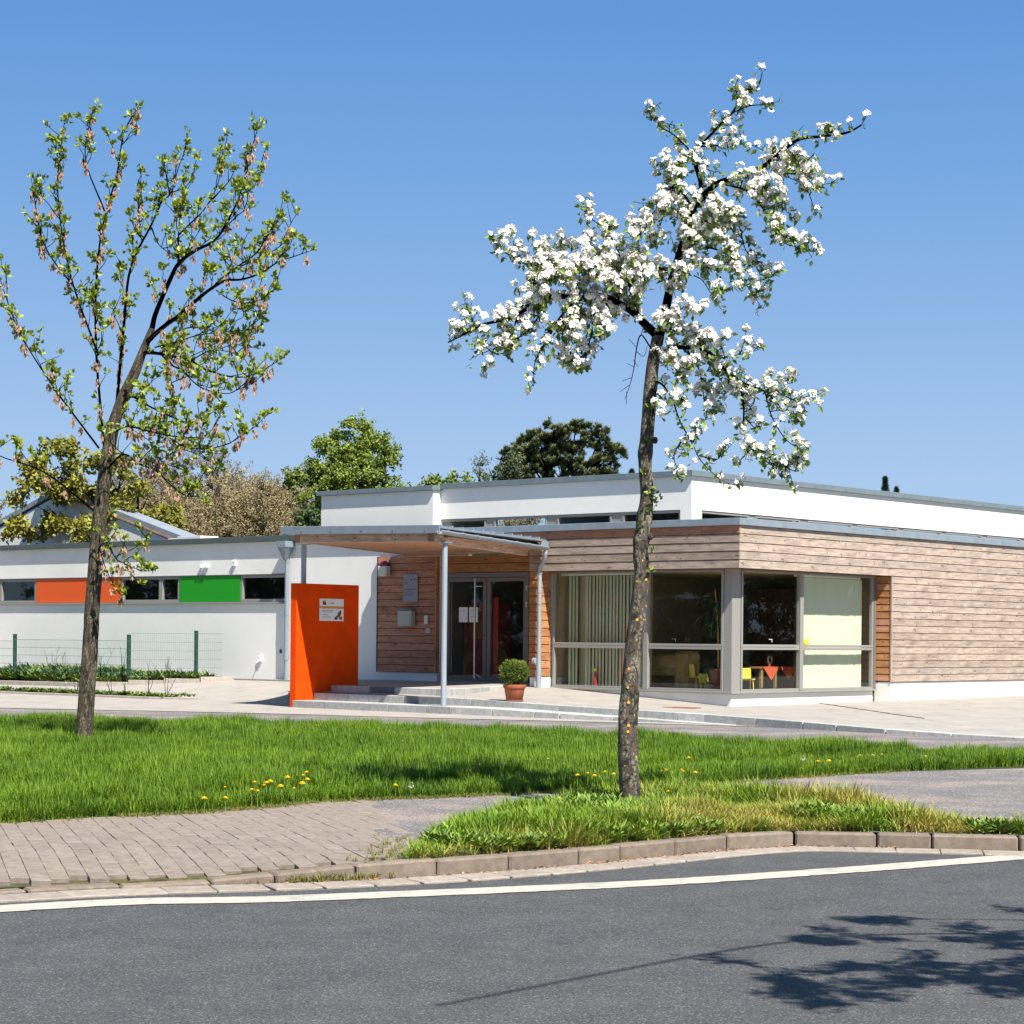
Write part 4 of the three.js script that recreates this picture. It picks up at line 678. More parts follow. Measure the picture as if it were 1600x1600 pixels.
function mat4(p, dir, s, roll = null) { O3.position.copy(p); O3.up.set(0, 1, 0.01); O3.lookAt(p.clone().add(dir)); O3.rotateZ(roll === null ? R(0, 6.283) : roll); O3.scale.setScalar(s); O3.updateMatrix(); return O3.matrix.clone(); }
const barkTex = tex(512, 1024, (u, v, i, j) => { const f = fbm(0, u, v, 8, 4), crack = sm(0.12, 0.0, Math.abs(vnoise(grids[1], 64, u * 16 + f * 4, v * 16 + f * 2) - 0.5)), l1 = sm(0.50, 0.62, fbm(2, u, v, 16, 3)), l2 = sm(0.45, 0.7, hash(i >> 4, j >> 4, 31) * 0.6 + fbm(3, u, v, 32, 2) * 0.5), fine = hash(i >> 2, j >> 2, 17); let c = 0.34 + 0.28 * (f - 0.5) + 0.16 * (fine - 0.5); let o = [c * 1.02, c * 0.93, c * 0.84]; const l = l1 * l2 * 0.55; o = [lerp(o[0], 0.74, l), lerp(o[1], 0.72, l), lerp(o[2], 0.63, l)]; const k = 1 - 0.55 * crack * (1 - l); return o.map(q => q * k); }); barkTex.repeat.set(1.6, 0.8);
const barkBump = tex(512, 512, (u, v, i, j) => 0.5 * fbm(1, u, v, 32, 3) + 0.5 * hash(i >> 2, j >> 2, 17), false); barkBump.repeat.set(2, 2);
const appleBark = M({ color: lin(0.90, 0.88, 0.84), map: barkTex, bumpMap: barkBump, bumpScale: 0.012, roughness: 0.95 });
const twigBark = M({ color: lin(0.07, 0.052, 0.045), roughness: 0.9 });

// apple tree in blossom: skeleton [right, up, toward] in metres, turned to stand as in the street
{
  const T = thing('apple_tree', 'slender apple tree in white blossom standing in the weedy verge', 'tree', [11.99, -0.10, 18.56], 0.72164);
  const S = 182.3, pt = (a) => V((a[0] - 985) / S, (1268 - a[1]) / S, a[2] || 0);
  const trunkPts = smooth([[985, 1290], [984, 1240], [981, 1180], [980, 1120], [984, 1060], [989, 1000], [995, 940], [1000, 890], [997, 855], [1001, 815], [1006, 770], [1003, 720], [1006, 670], [1009, 620], [1013, 570], [1022, 520]].map(pt), 8);
  const tk = new Limbs(); tk.add(trunkPts, 0.09, 0.05, 22, { rough: 0.16, radius: k => { let r = pw(k, [[0, 0.105], [0.06, 0.088], [0.3, 0.078], [0.5, 0.066], [0.7, 0.056], [0.9, 0.056], [1, 0.054]]); for (const [c, a, w] of [[0.56, 0.013, 0.012], [0.615, 0.012, 0.015], [0.755, 0.010, 0.01], [0.50, 0.006, 0.02]]) r += a * Math.exp(-((k - c) ** 2) / (2 * w * w)); return r; } });
  part('trunk', tk.geo(true), appleBark, T);
  const knob = []; for (const [x, y, z] of [[1018, 684, 0.02], [992, 1105, 0.03], [1012, 835, 0.05]]) { const g = new THREE.IcosahedronGeometry(0.026, 1); g.scale(1, 1.2, 0.8); const p = pt([x, y, z]); g.translate(p.x, p.y, p.z); knob.push(g); } part('knot', knob, appleBark, T);
  // yellow lichen spots on the trunk
  const spotsM = []; const sg = new THREE.CircleGeometry(0.012, 6); for (let i = 0; i < 46; i++) { const k = Math.floor(R(0.05, 0.72) * (trunkPts.length - 1)), c = trunkPts[k], an = R(-0.5, 2.4), r = pw(k / (trunkPts.length - 1), [[0, 0.105], [0.06, 0.088], [0.3, 0.078], [0.5, 0.066], [0.75, 0.058]]) * 1.03; const d = V(Math.cos(an), 0, Math.sin(an)); spotsM.push(mat4(c.clone().addScaledVector(d, r).add(V(0, R(-0.03, 0.03), 0)), d, R(0.5, 1.3))); }
  instances('lichen_spots', sg, M({ color: lin(0.62, 0.33, 0.03), roughness: 1, side: THREE.DoubleSide }), spotsM, T);
  // limbs: [r0, density, points...]
  const L = [
    [0.040, 1.6, [1022, 522], [1000, 500, 0.05], [977, 483, 0.12], [930, 464, 0.2], [893, 470, 0.25], [855, 468, 0.3], [825, 483, 0.33], [793, 503, 0.35], [746, 512, 0.3], [721, 526, 0.3], [694, 541, 0.3]],
    [0.046, 0.95, [1022, 522], [1030, 500], [1041, 441, -0.05], [1062, 369, -0.08], [1075, 318, -0.05], [1088, 301], [1109, 284, 0.1], [1147, 275, 0.2], [1181, 263, 0.25], [1207, 241, 0.28], [1232, 224, 0.3], [1271, 218, 0.3], [1309, 210, 0.3], [1329, 201, 0.3]],
    [0.022, 0.9, [1080, 309], [1088, 280, -0.1], [1077, 229, -0.15], [1088, 212, -0.18], [1113, 186, -0.2], [1139, 156, -0.2], [1152, 127, -0.2], [1177, 118, -0.2], [1184, 97, -0.2]],
    [0.009, 1.0, [1077, 229, -0.15], [1045, 201, -0.1], [1020, 186, -0.05], [999, 161, 0]],
    [0.006, 0.2, [1105, 195, -0.2], [1125, 190, -0.25], [1150, 190, -0.3]],
    [0.007, 1.3, [1139, 160, -0.2], [1165, 153, -0.12], [1190, 154, -0.05], [1208, 151, 0]],
    [0.008, 1.3, [1088, 215, -0.18], [1130, 219, -0.05], [1164, 220, 0], [1194, 237, 0.05]],
    [0.007, 1.0, [1078, 235, -0.15], [1088, 252, -0.05], [1108, 265, 0.05]],
    [0.008, 0.9, [1190, 272, 0.22], [1225, 275, 0.3], [1254, 271, 0.35]],
    [0.008, 1.0, [1224, 274, 0.3], [1245, 305, 0.34], [1258, 338, 0.36]], [0.006, 1.2, [1238, 292, 0.3], [1262, 297, 0.4], [1278, 295, 0.45]],
    [0.010, 1.3, [1115, 284, 0.1], [1156, 305, 0.25], [1173, 327, 0.3], [1190, 352, 0.35], [1213, 384, 0.4]], [0.006, 1.1, [1195, 360, 0.35], [1215, 385, 0.3], [1240, 388, 0.3], [1256, 396, 0.3]],
    [0.010, 1.1, [1095, 297, 0], [1105, 299, -0.1], [1135, 318, -0.15], [1152, 343, -0.2], [1164, 377, -0.22], [1186, 399, -0.2], [1202, 408, -0.2]],
    [0.007, 1.3, [1160, 290, 0.2], [1200, 310, 0.1], [1232, 340, 0.1]], [0.008, 1.9, [1150, 276, 0.2], [1180, 300, 0.3], [1200, 315, 0.4]], [0.008, 1.9, [1190, 258, 0.25], [1205, 245, 0.1], [1225, 262, 0]], [0.007, 1.5, [1210, 240, 0.28], [1205, 235, 0.4], [1230, 265, 0.45]],
    [0.012, 1.5, [1075, 318, -0.05], [1055, 300, 0.1], [1041, 292, 0.15], [1020, 322, 0.2], [994, 352, 0.25], [973, 377, 0.3]], [0.008, 1.1, [1043, 288, 0.15], [1028, 335, 0.05], [1015, 377, 0]],
    [0.009, 1.5, [1062, 340, -0.08], [1040, 260, -0.2], [1030, 235, -0.2]], [0.007, 1.6, [1036, 250, -0.2], [1050, 262, -0.1], [1060, 245, 0]],
    [0.012, 1.0, [1058, 386, -0.08], [1080, 383, 0], [1105, 386, 0.1], [1135, 403, 0.15], [1147, 428, 0.18], [1160, 454, 0.2], [1180, 482, 0.2]], [0.006, 1.1, [1142, 415, 0.15], [1138, 441, 0.25], [1118, 458, 0.3]], [0.006, 1.0, [1155, 445, 0.2], [1180, 440, 0.3], [1192, 446, 0.3]],
    [0.006, 0.5, [1075, 428, 0.1], [1088, 437, 0.1], [1105, 462, 0.12], [1122, 488, 0.12]], [0.012, 2.0, [1062, 369, -0.08], [1085, 350, 0.1], [1105, 340, 0.2], [1120, 352, 0.25]], [0.009, 1.6, [1065, 360, -0.08], [1090, 330, -0.2], [1115, 345, -0.3]], [0.008, 1.3, [1052, 400, -0.05], [1080, 380, 0.2], [1105, 378, 0.3]],
    [0.010, 2.0, [1041, 441, -0.05], [1060, 425, 0.1], [1085, 415, 0.18], [1110, 425, 0.2]], [0.010, 2.0, [1028, 509, 0], [1045, 490, 0.15], [1065, 478, 0.25], [1085, 490, 0.3]], [0.009, 2.0, [1025, 515, 0.02], [1050, 512, 0.15], [1075, 522, 0.2], [1092, 535, 0.2]],
    [0.016, 1.6, [1041, 441, -0.05], [1030, 420, 0.05], [1003, 416, 0.1], [977, 433, 0.15], [950, 420, 0.2], [930, 400, 0.25]],
    [0.018, 1.8, [977, 483, 0.12], [952, 441, 0.05], [918, 407, 0], [880, 405, -0.05], [840, 410, -0.1], [803, 403, -0.1], [773, 382, -0.1], [757, 366, -0.1]], [0.010, 1.7, [945, 432, 0.05], [931, 386, -0.1], [905, 372, -0.2], [872, 380, -0.2]], [0.009, 1.5, [985, 478, 0.1], [955, 390, 0.1], [935, 356, 0.1], [918, 345, 0.1], [903, 329, 0.1]],
    [0.009, 1.8, [850, 410, -0.1], [829, 386, 0], [822, 371, 0.05]], [0.008, 1.6, [960, 445, 0.05], [980, 400, 0.2], [990, 370, 0.25], [1000, 340, 0.25]], [0.010, 2.2, [960, 470, 0.15], [940, 440, 0.3], [905, 430, 0.4], [870, 440, 0.45], [840, 455, 0.45]], [0.009, 2.2, [920, 465, 0.2], [890, 440, 0.1], [850, 430, 0], [815, 450, 0]], [0.009, 2.0, [900, 470, 0.25], [870, 420, 0.3], [850, 420, 0.35], [815, 425, 0.35]], [0.009, 2.0, [990, 490, 0.1], [975, 450, 0.3], [985, 430, 0.35], [1000, 450, 0.4]], [0.008, 2.0, [965, 478, 0.1], [940, 480, -0.1], [905, 490, -0.15], [880, 500, -0.2]],
    [0.011, 1.4, [893, 470, 0.25], [863, 505, 0.3], [846, 539, 0.33], [830, 569, 0.35], [826, 609, 0.35]], [0.009, 1.4, [925, 466, 0.2], [918, 514, 0.1], [930, 540, 0.05]], [0.008, 1.2, [918, 514, 0.1], [905, 556, 0.15], [890, 562, 0.2], [871, 577, 0.2]], [0.006, 1.5, [910, 545, 0.1], [906, 570, 0.1], [904, 577, 0.1]],
    [0.010, 1.7, [850, 470, 0.3], [815, 525, 0.35], [773, 548, 0.4], [733, 566, 0.4]], [0.008, 1.6, [835, 480, 0.33], [800, 480, 0.25], [805, 462, 0.2]], [0.007, 1.4, [800, 500, 0.35], [790, 540, 0.25], [785, 560, 0.2]], [0.006, 1.3, [735, 516, 0.3], [733, 505, 0.3]], [0.008, 1.6, [870, 500, 0.3], [875, 545, 0.1], [880, 570, 0.0]], [0.008, 1.6, [940, 470, 0.2], [935, 510, 0.3], [940, 530, 0.35]],
    [0.020, 1.0, [1016, 548, 0], [1040, 541, 0.05], [1062, 541, 0.1], [1096, 548, 0.15], [1122, 573, 0.2], [1143, 594, 0.22], [1152, 632, 0.25], [1152, 675, 0.28], [1164, 700, 0.3], [1190, 722, 0.3], [1213, 735, 0.3]], [0.008, 1.4, [1110, 560, 0.18], [1140, 556, 0.3], [1172, 548, 0.35]],
    [0.011, 1.4, [1143, 594, 0.22], [1181, 611, 0.3], [1215, 620, 0.35], [1241, 637, 0.38], [1232, 662, 0.4]], [0.008, 1.0, [1183, 612, 0.3], [1194, 658, 0.4], [1215, 692, 0.42], [1240, 705, 0.42]], [0.007, 1.5, [1205, 616, 0.35], [1190, 595, 0.3], [1212, 600, 0.25]], [0.007, 1.2, [1190, 722, 0.3], [1215, 728, 0.3], [1242, 700, 0.3]], [0.006, 1.3, [1164, 700, 0.3], [1150, 715, 0.2], [1145, 722, 0.2]], [0.006, 1.4, [1152, 650, 0.25], [1170, 670, 0.3], [1180, 665, 0.3]], [0.006, 1.4, [1215, 728, 0.3], [1235, 735, 0.25], [1240, 722, 0.2]],
    [0.009, 0.9, [1060, 543, 0.1], [1080, 560, 0.0], [1092, 590, -0.05], [1096, 624, -0.05], [1108, 640, -0.05]], [0.009, 1.8, [1030, 545, 0], [1045, 570, 0.15], [1070, 572, 0.2]], [0.008, 1.7, [1096, 548, 0.15], [1105, 575, 0.05], [1120, 585, 0]], [0.009, 1.7, [1062, 541, 0.1], [1080, 525, 0.2], [1100, 530, 0.25]], [0.008, 1.5, [1128, 580, 0.2], [1130, 600, 0.1], [1112, 615, 0.05]], [0.008, 1.5, [1150, 600, 0.2], [1170, 620, 0.15], [1160, 640, 0.1]],
    [0.012, 0.7, [1011, 596, 0], [1022, 594, 0.04], [1041, 615, 0.12], [1054, 654, 0.18], [1071, 688, 0.2], [1088, 717, 0.22], [1118, 747, 0.22], [1141, 757, 0.22]], [0.007, 1.0, [1065, 675, 0.2], [1045, 713, 0.25], [1056, 745, 0.28]], [0.007, 1.3, [1045, 620, 0.12], [1060, 625, 0.2], [1062, 640, 0.2]], [0.008, 1.5, [1075, 690, 0.2], [1085, 665, 0.25], [1095, 650, 0.25]], [0.006, 0.9, [1084, 710, 0.2], [1112, 715, 0.2], [1118, 708, 0.2]], [0.007, 0.8, [1012, 605, 0.05], [1030, 625, 0.15], [1022, 640, 0.2]],
    [0.008, 0, [1010, 540, 0.03], [994, 522, 0.08], [986, 547, 0.1], [984, 570, 0.1], [976, 600, 0.1], [968, 622, 0.1]], [0.004, 0, [994, 522, 0.08], [998, 508, 0.08], [1005, 515, 0.08]], [0.004, 0, [986, 547, 0.1], [998, 555, 0.12], [1003, 540, 0.1]], [0.003, 0, [984, 572, 0.1], [972, 566, 0.1]], [0.003, 0, [980, 588, 0.1], [966, 592, 0.1]], [0.003, 0, [986, 540, 0.1], [975, 528, 0.1]], [0.003, 0, [976, 600, 0.1], [961, 612, 0.1]], [0.003, 0, [982, 560, 0.1], [990, 572, 0.12]], [0.003, 0, [972, 610, 0.1], [971, 630, 0.1]],
  ];
  const br = new Limbs(), tw = new Limbs(), bloss = [], leaves = [];
  const spray = (p, dir, dens) => { // a spur with a blossom cluster and a rosette of leaves
    const d = dir.clone().normalize(), len = R(0.025, 0.085), e = p.clone().addScaledVector(d, len); tw.add([p, p.clone().lerp(e, 0.5).add(V(G() * 0.008, G() * 0.008, G() * 0.008)), e], 0.004, 0.002, 4);
    if (rnd() < clamp(0.34 + dens * 0.33)) { const n = dens > 1.4 && rnd() < 0.8 ? 2 : 1; for (let i = 0; i < n; i++) bloss.push(mat4(e.clone().add(V(G(), G(), G()).multiplyScalar(i * 0.06)), d.clone().add(V(0, 0.5, 0)), R(0.7, 1.25))); }
    const nl = 2 + Math.floor(R(0, 5)); for (let i = 0; i < nl; i++) leaves.push(mat4(e.clone().add(V(G(), G() - 0.35, G()).multiplyScalar(0.05)), V(G(), G() - 0.2, G()), R(0.85, 1.75)));
  };
  for (const [r0, dens, ...raw] of L) {
    const P = raw.map(a => pt(a)); for (let i = 1; i < P.length; i++) P[i].add(V(G() * 0.012, G() * 0.012, G() * 0.04)); const pts = smooth(P, 5);
    br.add(pts, r0, Math.max(0.0022, r0 * 0.16), r0 > 0.02 ? 10 : 6, { rough: 0.12 });
    if (dens === 0) continue;
    let acc = 0; for (let i = 1; i < pts.length; i++) {
      const seg = pts[i].distanceTo(pts[i - 1]); acc += seg; const k = i / pts.length; const thick = r0 * (1 - k) > 0.022; const step = 0.085 / (0.45 + dens);
      while (acc > step) { acc -= step; if (thick && rnd() < 0.45) continue; const t = pts[i].clone().sub(pts[i - 1]).normalize(); const d = V(G(), G() + 0.25, G() + 0.1).normalize().addScaledVector(t, 0.4); const p = pts[i].clone().lerp(pts[i - 1], rnd());
        if (rnd() < 0.26 && dens > 0.8) { const L2 = R(0.08, 0.2), e = p.clone().addScaledVector(d, L2).add(V(0, R(-0.04, 0.05), 0)), m = p.clone().lerp(e, 0.5).add(V(G() * 0.03, G() * 0.03, G() * 0.03)), q = smooth([p, m, e], 3); tw.add(q, 0.005, 0.002, 5); for (const s of q) if (rnd() < 0.7) spray(s, V(G(), G() + 0.2, G()), dens); }
        else spray(p, d, dens); }
    }
    spray(pts[pts.length - 1], V(G() * 0.4, 0.3, 0.2), dens);
  }
  part('branches', br.geo(), M({ color: lin(0.065, 0.052, 0.042), bumpMap: barkBump, bumpScale: 0.006, roughness: 0.95 }), T); part('twigs', tw.geo(), twigBark, T).userData.kind = 'stuff';
  // one blossom cluster: eight five-petalled flowers and a few pink buds
  const fl = [], vc = []; const addv = (g, c) => { g = g.index ? g.toNonIndexed() : g; const n = g.attributes.position.count, a = new Float32Array(n * 3); for (let i = 0; i < n; i++) { a[i * 3] = c[0]; a[i * 3 + 1] = c[1]; a[i * 3 + 2] = c[2]; } g.setAttribute('color', new THREE.BufferAttribute(a, 3)); if (!g.attributes.uv) g.setAttribute('uv', new THREE.Float32BufferAttribute(new Float32Array(n * 2), 2)); g.computeVertexNormals(); return g; };
  const petal = (a, r) => { const s = r, P = [[0, 0, 0], [-0.36 * s, 0.55 * s, 0.10 * s], [0.36 * s, 0.55 * s, 0.10 * s], [-0.28 * s, 0.92 * s, 0.22 * s], [0.28 * s, 0.92 * s, 0.22 * s], [0, 1.02 * s, 0.2 * s]]; const I = [0, 2, 1, 1, 2, 4, 1, 4, 3, 3, 4, 5]; const g = new THREE.BufferGeometry(); g.setAttribute('position', new THREE.Float32BufferAttribute(P.flat(), 3)); g.setIndex(I); g.rotateZ(a); return g; };
  const cluster = (n) => { const out = []; for (let f = 0; f < n; f++) { const d = V(G(), G(), R(0.05, 1)).normalize(), q = new THREE.Quaternion().setFromUnitVectors(V(0, 0, 1), d), r = R(0.017, 0.023), c = d.clone().multiplyScalar(R(0.018, 0.036)); for (let i = 0; i < 5; i++) { const t = R(0.93, 1); const g = addv(petal(i * 1.2566 + R(-0.1, 0.1), r), [0.95 * t, 0.94 * t, 0.885 * t]); g.rotateX(0); g.applyQuaternion(q); g.translate(c.x, c.y, c.z); out.push(g); } const ct = addv(new THREE.ConeGeometry(0.004, 0.006, 5).rotateX(Math.PI / 2), [0.55, 0.50, 0.12]); ct.applyQuaternion(q); ct.translate(c.x + d.x * 0.004, c.y + d.y * 0.004, c.z + d.z * 0.004); out.push(ct); }
    for (let b = 0; b < 2; b++) { const d = V(G(), G(), R(0.2, 1)).normalize().multiplyScalar(0.045); const g = addv(new THREE.IcosahedronGeometry(0.007, 0), [0.80, 0.58, 0.58]); g.translate(d.x, d.y, d.z); out.push(g); }
    return mergeGeometries(out.map(g => { const h = new THREE.BufferGeometry(); for (const k of ['position', 'normal', 'color']) h.setAttribute(k, g.attributes[k]); return h; })); };
  const pm = M({ vertexColors: true, roughness: 0.85, side: THREE.DoubleSide });
  const groups = [[], [], []]; bloss.forEach((m, i) => groups[i % 3].push(m)); groups.forEach((g, i) => instances('blossom', cluster(8 + i), pm, g, T));
  const lg = leafGeo(0.045, 0.024), c = new THREE.Color();
  // leaf shoots low on the trunk
  for (const [x, y, n] of [[1015, 765, 14], [1008, 795, 14], [1020, 780, 18], [995, 820, 8], [1015, 860, 12], [1013, 885, 5], [1010, 635, 10], [1008, 690, 6], [1003, 740, 8]]) for (let i = 0; i < n; i++) { const p = pt([x, y, 0.06]); leaves.push(mat4(p.add(V(G() * 0.06, G() * 0.07, G() * 0.03)), V(G(), G() + 0.3, R(0, 1)), R(0.8, 1.5))); }
  instances('leaves', lg, new THREE.MeshPhysicalMaterial({ roughness: 0.55, transmission: 0.3, thickness: 0, side: THREE.DoubleSide }), leaves, T, () => { const t = rnd(); return c.setRGB(lerp(0.07, 0.28, t), lerp(0.14, 0.36, t), lerp(0.02, 0.035, t)); });
  console.log('apple clusters', bloss.length, 'leaves', leaves.length);
}

// tree at the left: young leaves and hanging tan seed bunches
{
  const T = thing('maple_tree', 'budding tree with fresh leaves and hanging tan seeds at the left', 'tree', [2.15, -0.05, 16.78], 0.72164);
  const S = 126.9, pt = (a) => V((a[0] - 140) / S, (1173 - a[1]) / S, a[2] || 0);
  const br = new Limbs(), tw = new Limbs(), leaves = [], seeds = [];
  const tk = new Limbs(); tk.add(smooth([[128, 1195], [132, 1130], [138, 1030], [143, 930], [150, 830], [160, 740], [172, 665], [188, 618], [205, 580], [216, 550], [231, 512]].map(pt), 6), 0.17, 0.05, 18, { rough: 0.12, radius: k => pw(k, [[0, 0.14], [0.07, 0.105], [0.5, 0.085], [0.8, 0.065], [1, 0.04]]) });
  part('trunk', tk.geo(true), M({ color: lin(0.80, 0.74, 0.60), map: barkTex, bumpMap: barkBump, bumpScale: 0.015, roughness: 0.95 }), T);
  const L = [
    [0.05, [231, 512], [235, 491], [261, 440, 0.1], [273, 413, 0.1], [301, 394, 0.2], [333, 379, 0.3], [355, 345, 0.3], [371, 309, 0.3], [392, 230, 0.3], [399, 207, 0.3]],
    [0.045, [222, 535], [250, 515, 0.2], [273, 500, 0.3], [305, 477, 0.4], [333, 460, 0.5], [356, 447, 0.55], [380, 447, 0.6], [410, 436, 0.6], [435, 421, 0.6], [463, 409, 0.6], [492, 400, 0.6]],
    [0.022, [333, 460, 0.5], [344, 443, 0.4], [371, 421, 0.3], [397, 394, 0.2], [412, 370, 0.2], [426, 345, 0.1], [437, 305, 0.1]], [0.014, [371, 421, 0.3], [400, 405, 0.2], [430, 385, 0.1], [440, 375, 0.1]], [0.014, [340, 462, 0.5], [360, 475, 0.6], [380, 485, 0.7], [410, 480, 0.7], [435, 460, 0.7]], [0.010, [370, 480, 0.6], [400, 495, 0.6], [415, 490, 0.6]],
    [0.02, [273, 413, 0.1], [272, 362, 0], [276, 298, -0.1]], [0.018, [272, 365, 0], [290, 345, -0.1], [307, 324, -0.15], [327, 279, -0.2], [333, 215, -0.2]], [0.012, [315, 310, -0.15], [345, 280, -0.1], [360, 260, 0]], [0.012, [345, 365, 0.3], [375, 340, 0.4], [395, 330, 0.4]], [0.012, [371, 309, 0.3], [390, 300, 0.3], [398, 285, 0.3]],
    [0.03, [175, 655, 0], [180, 500, -0.3], [188, 406, -0.4], [220, 341, -0.4], [238, 300, -0.4], [248, 292, -0.4], [263, 249, -0.4], [276, 213, -0.4]], [0.014, [248, 292, -0.4], [240, 260, -0.5], [235, 235, -0.5]], [0.012, [248, 290, -0.4], [275, 283, -0.3], [285, 270, -0.3]], [0.014, [220, 345, -0.4], [235, 375, -0.3], [270, 400, -0.2]], [0.012, [205, 370, -0.4], [195, 300, -0.5], [200, 275, -0.5]],
    [0.025, [160, 720, 0], [150, 520, 0.3], [160, 380, 0.4], [185, 280, 0.4], [195, 215, 0.4], [215, 176, 0.4]], [0.02, [155, 560, 0.3], [110, 430, 0.3], [90, 300, 0.3], [100, 200, 0.3]], [0.02, [150, 700, 0], [80, 600, 0.2], [30, 520, 0.3], [0, 430, 0.3]], [0.02, [146, 800, 0], [70, 740, 0.3], [10, 720, 0.5], [-40, 690, 0.5]], [0.018, [120, 460, 0.3], [60, 380, 0], [40, 280, 0]], [0.016, [165, 340, 0.4], [140, 260, 0.6], [150, 190, 0.6]],
    [0.032, [216, 550], [242, 554, 0.2], [265, 561, 0.3], [299, 567, 0.4], [316, 580, 0.45], [339, 588, 0.5], [367, 595, 0.5], [392, 593, 0.5], [414, 582, 0.5], [438, 566, 0.5]], [0.018, [250, 556, 0.2], [270, 575, 0.4], [286, 584, 0.5], [316, 610, 0.6], [335, 618, 0.6], [363, 620, 0.6], [385, 605, 0.6], [398, 590, 0.6]],
    [0.014, [240, 545, 0.2], [275, 540, 0.4], [310, 530, 0.5], [360, 523, 0.5], [400, 518, 0.5], [414, 508, 0.5]], [0.014, [255, 530, 0.2], [290, 510, 0], [330, 515, -0.1], [365, 535, -0.1], [400, 540, -0.1]], [0.012, [300, 568, 0.4], [330, 550, 0.3], [370, 555, 0.2], [375, 560, 0.2]], [0.012, [260, 560, 0.3], [262, 580, 0.5], [275, 605, 0.6], [280, 640, 0.6]],
    [0.022, [180, 640, 0], [203, 622, 0.2], [231, 637, 0.4], [252, 646, 0.5], [280, 660, 0.6], [300, 668, 0.6], [320, 660, 0.6], [345, 645, 0.6]], [0.018, [172, 675, 0], [200, 668, 0.3], [233, 678, 0.5], [265, 685, 0.6], [300, 690, 0.7], [330, 685, 0.7], [350, 660, 0.7], [358, 640, 0.7]], [0.014, [265, 685, 0.6], [300, 705, 0.7], [340, 705, 0.7], [380, 690, 0.7], [385, 675, 0.7]], [0.012, [250, 650, 0.5], [235, 690, 0.3], [250, 720, 0.2], [290, 735, 0.2]],
    [0.022, [160, 735, 0], [197, 712, 0.3], [222, 729, 0.4], [250, 739, 0.5], [273, 760, 0.6], [299, 778, 0.6], [320, 780, 0.6], [330, 790, 0.6]], [0.010, [250, 739, 0.5], [255, 725, 0.5], [280, 710, 0.5]], [0.012, [220, 727, 0.4], [240, 700, 0.1], [280, 700, 0], [320, 715, 0], [345, 735, 0]],
    [0.014, [148, 860, 0], [170, 850, 0.3], [190, 875, 0.5], [205, 880, 0.6], [222, 890, 0.6], [240, 892, 0.6]], [0.010, [190, 875, 0.5], [200, 855, 0.5], [203, 845, 0.5]], [0.010, [205, 882, 0.6], [222, 905, 0.6], [232, 912, 0.6]], [0.010, [160, 860, 0.3], [180, 900, 0.5], [200, 930, 0.5], [205, 925, 0.5]],
  ];
  const tuft = (p, d) => { const n = 5 + Math.floor(R(0, 6)); for (let i = 0; i < n; i++) leaves.push(mat4(p.clone().add(V(G(), G() * 0.8 + 0.2, G()).multiplyScalar(0.06)), V(G() + d.x * 0.3, R(-0.2, 0.9), G() + 0.2), R(0.7, 1.4))); };
  for (const ent of L) { const [r0, ...raw] = ent; raw.side = ent.side;
    const P = raw.map(a => a.isVector3 ? a.clone() : pt(a)); for (let i = 1; i < P.length; i++) P[i].add(V(G() * 0.015, G() * 0.015, G() * (raw.side ? 0.02 : 0.06))); const pts = smooth(P, 5); br.add(pts, r0 * 0.72, 0.0035, r0 > 0.03 ? 10 : 6, { rough: 0.12 });
    if (!raw.side && r0 > 0.011) { let w = 0; for (let i = 3; i < pts.length * 0.82; i++) { w += pts[i].distanceTo(pts[i - 1]); if (w < 0.19) continue; w = 0; const t = pts[i].clone().sub(pts[i - 1]).normalize(), d = V(G() * 1.2, R(-0.1, 0.9), G() * 1.2).addScaledVector(t, 0.7).normalize(), ln = R(0.15, 0.48), q = [pts[i].clone()]; for (let k = 1; k <= 4; k++) q.push(q[k - 1].clone().addScaledVector(d.clone().add(V(G() * 0.5, 0.12 * k, G() * 0.5)).normalize(), ln / 4)); const e = [0.009, ...q]; e.side = true; L.push(e); } }
    let acc = 0; for (let i = 2; i < pts.length; i++) { const seg = pts[i].distanceTo(pts[i - 1]); acc += seg; const k = i / pts.length; const fine = r0 * (1 - k) < 0.028; while (acc > 0.075) { acc -= 0.075; if (!fine && rnd() < 0.75) continue;
      const p = pts[i].clone().lerp(pts[i - 1], rnd()), q = rnd();
      if (q < 0.36) { const d = V(G(), R(0.2, 1), G()).normalize(), Ln = R(0.06, 0.30), e = p.clone().addScaledVector(d, Ln), m = p.clone().lerp(e, 0.5).add(V(G() * 0.03, 0, G() * 0.03)); tw.add([p, m, e], 0.006, 0.003, 5); tuft(e, d); if (rnd() < 0.45) tuft(m, d); }
      else if (q < 0.50) tuft(p, V(0, 1, 0));
      if (rnd() < 0.30) { const n = 12 + Math.floor(R(0, 14)), e = p.clone().add(V(G() * 0.02, -0.03, G() * 0.02)); tw.add([p, e], 0.003, 0.002, 4); for (let s = 0; s < n; s++) seeds.push(mat4(e.clone().add(V(G() * 0.045, -R(0.0, 0.09), G() * 0.045)), V(G() * 0.5, -1, G() * 0.5), R(0.7, 1.2))); } } }
    tuft(pts[pts.length - 1], V(0, 1, 0)); tuft(pts[pts.length - 2], V(0, 1, 0));
  }
  part('branches', br.geo(), M({ color: lin(0.15, 0.12, 0.075), roughness: 0.95 }), T); part('twigs', tw.geo(), M({ color: lin(0.12, 0.085, 0.06), roughness: 0.9 }), T).userData.kind = 'stuff';
  const c = new THREE.Color();
  instances('leaves', leafGeo(0.062, 0.042), new THREE.MeshPhysicalMaterial({ roughness: 0.5, transmission: 0.35, thickness: 0, side: THREE.DoubleSide }), leaves, T, () => { const t = rnd(); return c.setRGB(lerp(0.15, 0.40, t), lerp(0.22, 0.46, t), lerp(0.012, 0.03, t)); });
